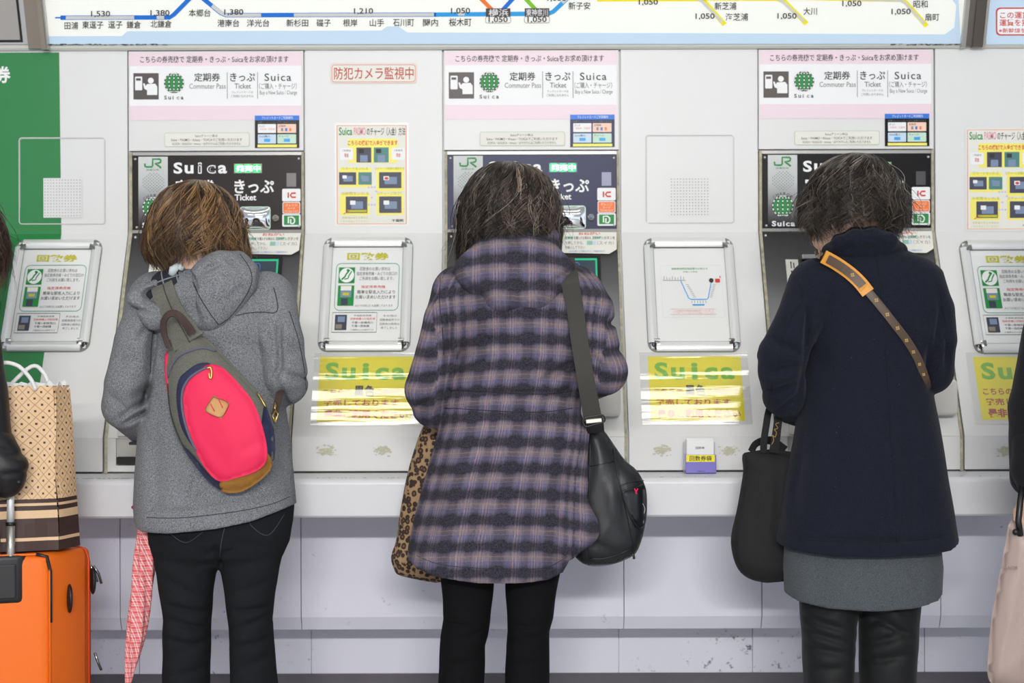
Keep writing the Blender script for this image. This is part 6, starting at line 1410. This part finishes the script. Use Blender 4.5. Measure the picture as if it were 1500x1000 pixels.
# black tote
M_tote = mat('black_canvas', (20, 20, 22), .85, bump=.35, bscale=600)
tb = empty('tote_bag', tuple(W(1112, 852, -.62)), 'plain black cloth tote bag hanging left of the navy coat', 'bag')
otb = [tuple(p) for p in loop_pts([(1087, 667), (1100, 662), (1125, 659), (1155, 662), (1172, 672), (1176, 740), (1174, 820), (1160, 848), (1130, 854), (1112, 853), (1094, 847), (1080, 834), (1072, 812), (1070, 786), (1078, 750), (1084, 718), (1088, 690)], 3)]
pillow('bag_body', otb, -.62, .05, M_tote, tb, step=5, edge=24, flat=.75, folds=[(1100, 665, 1095, 780, 4, 4), (1118, 664, 1112, 820, 5, 5), (1140, 665, 1138, 800, 5, 3), (1085, 700, 1140, 690, 5, 2.5), (1085, 760, 1092, 840, 5, 3)])
ribbon('handle', [(1118, 664, -.655, 10), (1119, 645, -.66, 10), (1122, 625, -.66, 10), (1126, 603, -.65, 10), (1134, 585, -.60, 10)], 10, M_tote, tb, .003, 4); ribbon('handle', [(1133, 664, -.668, 14), (1136, 645, -.672, 13), (1139, 622, -.67, 12), (1142, 604, -.66, 12), (1148, 588, -.60, 12)], 12, M_tote, tb, .003, 4)
ribbon('handle', [(1100, 662, -.60, 10), (1108, 650, -.59, 10), (1128, 646, -.58, 12), (1150, 660, -.58, 12)], 10, M_tote, tb, .003, 4)
tube('script_embroidery', [W(a_, b_, -.677) for a_, b_ in curve_pts([(1130, 652), (1133, 645), (1131, 638), (1135, 641), (1137, 634), (1134, 630), (1139, 628), (1136, 622), (1141, 620)], 4)], .0008, M_goldi, tb, 5)
tube('embroidery_mark', [W(a_, b_, -.668) for a_, b_ in ((1137, 612), (1139, 615))], .001, M_goldi, tb, 5)

# ================================================================ people cut by the frame edges
M_puff = mat('black_jacket_nylon', (24, 24, 26), .5, bump=.2, bscale=300); M_jkt2 = wool('black_coat_wool', (14, 14, 17), (30, 30, 34), 500, bump=.3, sheen=.1)
def edge_person(label, cx, hx, sgn, arm, jm, h=.008):
    y0 = -.84; D = y0-YC
    S = [J(cx-72, 430, y0), J(cx+72, 430, y0)]; E_ = [J(cx-95, 570, y0), J(cx+95, 570, y0)]; Wr = [J(cx-90, 690, y0+.10), J(cx+90, 690, y0+.10)]
    k = 1 if sgn > 0 else 0; E_[k], Wr[k] = arm[1], arm[2]
    p = body(label, J(hx, 320, y0+.02), 1.0, .2, J(cx, 392, y0-.01), S, E_, Wr, J(cx, 700, y0), [[J(cx-46, 790, y0), J(cx-48, 930, y0), J(cx-48, 1145, y0)], [J(cx+46, 790, y0), J(cx+48, 930, y0), J(cx+48, 1145, y0)]], rr=.9, h=.008)
    R = tab([(380, cx-40, cx+40, .06, .05), (400, cx-80, cx+80, .10, .08), (430, cx-95, cx+95, .12, .10), (520, cx-92, cx+92, .13, .11), (640, cx-96, cx+96, .13, .12), (800, cx-108, cx+108, .14, .13)], D=D, yc=y0)
    al = np.array(S+E_+Wr); v = Vol((al[:, 0].min()-.12, y0-.26, zpx(800, D)), (al[:, 0].max()+.12, y0+.28, zpx(366, D)), .007)
    v.table(R, 0, 2.3)
    for i in (0, 1):
        d_ = np.array(Wr[i])-np.array(E_[i]); v.chain([S[i], E_[i], tuple(np.array(Wr[i])-d_*.06)], [.056, .054, .046], .015)
    v.lumps(.003, 14, 4); v.mesh('coat', jm, p)
    trousers(p, [(780, cx-94, cx-4), (930, cx-84, cx-10), (1145, cx-80, cx-14)], [(780, cx+4, cx+94), (930, cx+10, cx+84), (1145, cx+14, cx+80)], [(700, cx-90, cx+90), (790, cx-94, cx+94)], M_jean, [], yc=y0, h=.008)
    return p
p4 = edge_person('person in a black jacket at the left edge with wavy brown hair', -112, -88, 1, [None, J(-14, 688, -.86), J(-66, 744, -.82)], M_puff)
# wavy hair reaching into the frame
hair(p4, [(228, -100, -76), (236, -125, -50), (260, -150, -26), (300, -163, -10), (335, -168, 2), (370, -170, 8), (410, -170, 4), (440, -160, -8)], -.82, [(-172, 425), (-100, 440), (-20, 420), (4, 402), (14, 396)], hair_mat('wavy_brown_hair', (34, 20, 14), (70, 44, 30), (118, 82, 58)), n=3000, wave=.012, flick=.02, seed=5, brow=zpx(310, 3.78), curl=.35, swirl=.3, shag=.02, stray=.05)
v = Vol((W(-40, 0, -.86).x, -.95, W(0, 745, -.86).z), (W(60, 0, -.86).x, -.74, W(0, 560, -.86).z), .005)
v.chain([W(-34, 590, -.86), W(-15, 640, -.86), (W(5, 684, -.85)), W(8, 702, -.845)], [.042, .048, .052, .040], .02); v.folds([(0, 620, 30, 640, 5, 3), (5, 655, 38, 668, 5, 3), (8, 690, 40, 690, 4, 3)], -.8, 3.74)
v.mesh('padded_sleeve', M_puff, p4); tube('cuff_button', [W(27, 704, -.888), W(27, 704, -.896)], .006, M_black, p4, 12)
p5 = edge_person('person in a dark coat at the right edge holding a beige bag', 1618, 1600, -1, [None, J(1512, 600, -.86), J(1508, 708, -.82)], M_jkt2)
hair(p5, [(236, 1588, 1612), (244, 1566, 1634), (270, 1542, 1660), (300, 1532, 1670), (340, 1530, 1672), (385, 1534, 1668)], -.82, [(1525, 380), (1600, 396), (1680, 380)], MATS['dark_brown_hair'], n=1500, wave=.006, seed=6, brow=zpx(310, 3.78))
v = Vol((W(1475, 0, -.86).x, -.95, W(0, 745, -.86).z), (W(1560, 0, -.86).x, -.74, W(0, 580, -.86).z), .005)
v.chain([W(1518, 600, -.86), W(1512, 650, -.86), W(1508, 688, -.855), W(1511, 712, -.85)], [.036, .042, .040, .034], .02); v.mesh('sleeve_end', M_jkt2, p5)
# beige bag of the person at the right edge
M_beige = mat('beige_coated_cloth', (166, 146, 138), .42, bump=.15, bscale=120, spec=.5)
bb = empty('beige_bag', tuple(W(1500, 1010, -.84)), 'greyish pink bag with black handles at the right edge', 'bag')
obb = [tuple(p) for p in loop_pts([(1480, 764), (1500, 772), (1560, 770), (1566, 860), (1570, 1000), (1555, 1012), (1500, 1016), (1460, 1008), (1446, 994), (1446, 960), (1452, 900), (1464, 840), (1472, 795)], 3)]
pillow('bag_body', obb, -.85, .05, M_beige, bb, step=6, edge=24, flat=.7, folds=[(1490, 780, 1476, 860, 5, 4), (1470, 880, 1460, 960, 6, 4), (1496, 860, 1490, 980, 5, 5), (1480, 920, 1472, 1000, 5, 4), (1508, 900, 1500, 1000, 6, 4)])
tube('handle', [W(1494, 786, -.885), W(1491, 765, -.89), W(1494, 735, -.88), W(1498, 708, -.86)], .0075, M_black, bb, 10); tube('handle', [W(1530, 780, -.87), W(1526, 740, -.87), W(1515, 700, -.85)], .0075, M_black, bb, 10)
tube('snap_button', [W(1487, 781, -.888), W(1487, 781, -.897)], .0075, M_black, bb, 14)
PB = Print(lambda a_, b_, l=0: W(a_, b_, -.9015-l), .0004); PB.text('RO-NOIR', mat('beige_bag_print', (118, 98, 96), .6), 1466, 831, 1490, 836, .01, 1); PB.build(bb)

# ---------------------------------------------------------------- orange suitcase
M_or = mat('orange_nylon', (240, 112, 14), .55, bump=.25, bscale=800); M_or2 = mat('orange_pocket', (222, 74, 14), .5, bump=.2, bscale=800)
cor = W(70, 500, -.80); px0, py0 = cor.x, cor.y; th = math.radians(18.5)
def Lc(u, w, z):   # u: to the left along the back face, w: depth behind it
    return Vector((px0-u*math.cos(th)+w*math.sin(th), py0-u*math.sin(th)*-0+0, 0))
ex = Vector((-math.cos(th), math.sin(th)*-1, 0)); ey = Vector((math.sin(th)*1.0, math.cos(th), 0))
ex = Vector((-math.cos(th), -math.sin(th)*-1*-1, 0))
def Lp(u, w, z): return Vector((px0, py0, z))+ex*u+ey*w
sc_ = empty('suitcase', tuple(Lp(.18, .11, 0)), 'orange fabric trolley suitcase at the left edge', 'suitcase')
def lbox(name, u0, u1, w0, w1, z0, z1, m, bev, parent=sc_, seg=4):
    import bmesh
    bm = bmesh.new(); bmesh.ops.create_cube(bm, size=1)
    for v_ in bm.verts: v_.co = Vector((u0+(v_.co.x+.5)*(u1-u0), w0+(v_.co.y+.5)*(w1-w0), z0+(v_.co.z+.5)*(z1-z0)))
    if bev: bmesh.ops.bevel(bm, geom=list(bm.edges), offset=bev, segments=seg, affect='EDGES', profile=.5)
    for v_ in bm.verts: v_.co = Lp(v_.co.x, v_.co.y, v_.co.z)
    bmesh.ops.recalc_face_normals(bm, faces=bm.faces)
    me = bpy.data.meshes.new(name); bm.to_mesh(me); bm.free(); me.polygons.foreach_set('use_smooth', [True]*len(me.polygons)) if bev > .006 else None
    return link(name, me, m, parent)
ZT = .602
lbox('shell', 0, .37, 0, .17, .05, ZT, M_or, .022); lbox('front_section', .012, .358, .165, .205, .06, ZT-.004, M_or, .018); lbox('front_pocket', .025, .345, .20, .235, .09, ZT-.03, M_or2, .018)
for w_ in (.004, .166): tube('piping', [Lp(u_, w_, z_) for u_, z_ in [(-.0005+.0, .08), (-.0005, ZT-.03), (.008, ZT-.008), (.03, ZT+.0005), (.34, ZT+.0005)]], .003, M_or2 if w_ > .1 else M_or, sc_, 6)
tube('black_corner_trim', [Lp(-.001, .006, z_) for z_ in (.44, .50, .56)]+[Lp(.006, .004, ZT-.006), Lp(.03, .003, ZT+.001)], .0045, M_black, sc_, 8)
for w_, z_ in ((.085, .485), (.185, .515)):
    v = Vol(np.array(Lp(-.0, w_, z_))-.07, np.array(Lp(-.0, w_, z_))+.07, .004); v.ell(Lp(0, w_, z_), (.008, .020, .036), 0, np.array([[ex.x, ey.x, 0], [ex.y, ey.y, 0], [0, 0, 1]])); v.mesh('side_bumper', M_black, sc_)
lbox('handle_tray', .055, .315, -.004, .03, ZT-.115, ZT+.004, M_black, .014); lbox('tray_floor', .07, .30, -.007, .0, ZT-.10, ZT-.02, mat('tray_dark', (30, 30, 32), .5), .003, seg=2)
for u_ in (.092, .278):
    tube('trolley_pole', [Lp(u_, .012, ZT-.05), Lp(u_, .012, ZT+.075)], .0105, M_steel, sc_, 12); tube('trolley_pole', [Lp(u_, .012, ZT+.075), Lp(u_, .012, ZT+.165)], .0088, M_alu, sc_, 12); tube('pole_ring', [Lp(u_, .012, ZT+.070), Lp(u_, .012, ZT+.078)], .0118, M_black, sc_, 12)
lbox('grip', .07, .30, -.004, .028, ZT+.160, ZT+.185, M_black, .010)
for k_, (w_, z_) in enumerate(((.178, .555), (.196, .548))): tube('zip_puller', [Lp(.004, w_, z_), Lp(-.006, w_+.004, z_-.02), Lp(-.007, w_+.014, z_-.045)], .0035, M_chrome, sc_, 6)
tube('zip_puller', [Lp(.012, .215, .33), Lp(.006, .222, .30), Lp(.006, .232, .285)], .0035, M_chrome, sc_, 6)
for u_, w_ in ((.04, .03), (.33, .03), (.04, .19), (.33, .19)):
    c_ = Lp(u_, w_, .03); tube('wheel', [c_-ex*.010, c_+ex*.010], .028, M_black, sc_, 16); lbox('wheel_bracket', u_-.014, u_+.014, w_-.014, w_+.014, .03, .065, M_black, .004)
# ---------------------------------------------------------------- patterned paper shopping bag
t = NT('lattice_paper'); sx = t.n('ShaderNodeSeparateXYZ'); t.l(t.n('ShaderNodeAttribute', attribute_name='cloth').outputs['Vector'], sx.inputs[0])
a_ = t.math('MULTIPLY', t.math('ADD', sx.outputs[0], sx.outputs[1]), 1/.030); b_ = t.math('MULTIPLY', t.math('SUBTRACT', sx.outputs[0], sx.outputs[1]), 1/.030)
fa, fb_ = t.math('FRACT', t.math('ADD', a_, 20)), t.math('FRACT', t.math('ADD', b_, 20)); ln = t.math('MAXIMUM', t.math('LESS_THAN', fa, .09), t.math('LESS_THAN', fb_, .09))
dm = t.math('LESS_THAN', t.math('ADD', t.math('ABSOLUTE', t.math('SUBTRACT', fa, .545)), t.math('ABSOLUTE', t.math('SUBTRACT', fb_, .545))), .17)
lat = t.mix(t.math('MULTIPLY', ln, .55), lin((226, 190, 148)), lin((120, 84, 62))); lat = t.mix(dm, lat, lin((70, 44, 34)))
zz = sx.outputs[1]; st = t.ramp(t.math('DIVIDE', zz, .40), [(0, 0.), (.055, 1.), (.075, 0.), (.19, 1.), (.235, 0.), (.265, 1.), (.28, 0.), (.305, 1.)], 'CONSTANT')
lo_ = t.mix(st, lin((62, 40, 34)), lin((224, 190, 150))); up_ = t.math('GREATER_THAN', zz, .122)
t.l(t.mix(up_, lo_, lat), t.b.inputs['Base Color']); t.p(Roughness=.6); M_latt = t.m
bz0 = ZT+.006; bzt = .998
pb = empty('paper_bag', tuple(Lp(.09, .05, bz0)), 'tan lattice patterned paper shopping bag standing on the suitcase', 'bag')
V = []; FF = []; CL = []; per = []
cu = [(-.004, .0), (.0, .002)]
Lc_ = [(-.006, .032), (.20, .032), (.20, .122), (-.006, .122)]
nz = 12; side = []
acc = 0
pts = []
for i in range(4):
    A_, B_ = Lc_[i], Lc_[(i+1) % 4]; seg_ = 8; L_ = math.hypot(B_[0]-A_[0], B_[1]-A_[1])
    for k in range(seg_): pts.append((A_[0]+(B_[0]-A_[0])*k/seg_, A_[1]+(B_[1]-A_[1])*k/seg_, acc+L_*k/seg_))
    acc += L_
pts.append((Lc_[0][0], Lc_[0][1], acc)); n_ = len(pts)
rs_ = np.random.default_rng(3)
for j in range(nz+1):
    zf = j/nz
    for (u_, w_, s_) in pts:
        du = .004*math.sin(s_*40+zf*5)*math.sin(math.pi*zf)+.010*zf*(.1-u_)/.1*.4; dw = (.012*zf if w_ < .05 else -.018*zf)+.003*math.sin(u_*60+zf*9)
        V.append(Lp(u_+du+zf*.012, w_+dw, bz0+(bzt-bz0)*zf)); CL.append((s_, (bzt-bz0)*zf, 0))
for j in range(nz):
    for k in range(n_-1): a = j*n_+k; FF.append((a, a+1, a+n_+1, a+n_))
npmesh('paper_body', V, FF, M_latt, pb, False, {'cloth': np.array(CL)})
V = []; 
lbox('bag_floor', -.004, .198, .034, .120, bz0, bz0+.003, M_latt, 0, pb)
M_tis = mat('white_tissue', (232, 232, 232), .7)
V = []; FF = []; rs_ = np.random.default_rng(5); NN = 14
for i in range(NN+1):
    for j in range(7): V.append(Lp(.008+.18*i/NN, .05+.055*j/6, bzt-.012+.020*math.sin(i*1.3+j)*rs_.random()+.008))
for i in range(NN):
    for j in range(6): a = i*7+j; FF.append((a, a+1, a+8, a+7))
pyd('tissue', V, FF, M_tis, pb, False)
tube('rope_handle', curve_pts([tuple(Lp(.05, .040, bzt-.01)), tuple(Lp(.062, .036, bzt+.02)), tuple(Lp(.09, .032, bzt+.05)), tuple(Lp(.13, .032, bzt+.05)), tuple(Lp(.155, .040, bzt-.01))], 5), .005, M_tis, pb, 8)
tube('rope_handle', curve_pts([tuple(Lp(.05, .100, bzt-.01)), tuple(Lp(.07, .105, bzt+.03)), tuple(Lp(.10, .108, bzt+.045)), tuple(Lp(.155, .10, bzt-.01))], 5), .005, M_tis, pb, 8)
bpy.data.objects.remove(_fo); bpy.data.curves.remove(_fc)
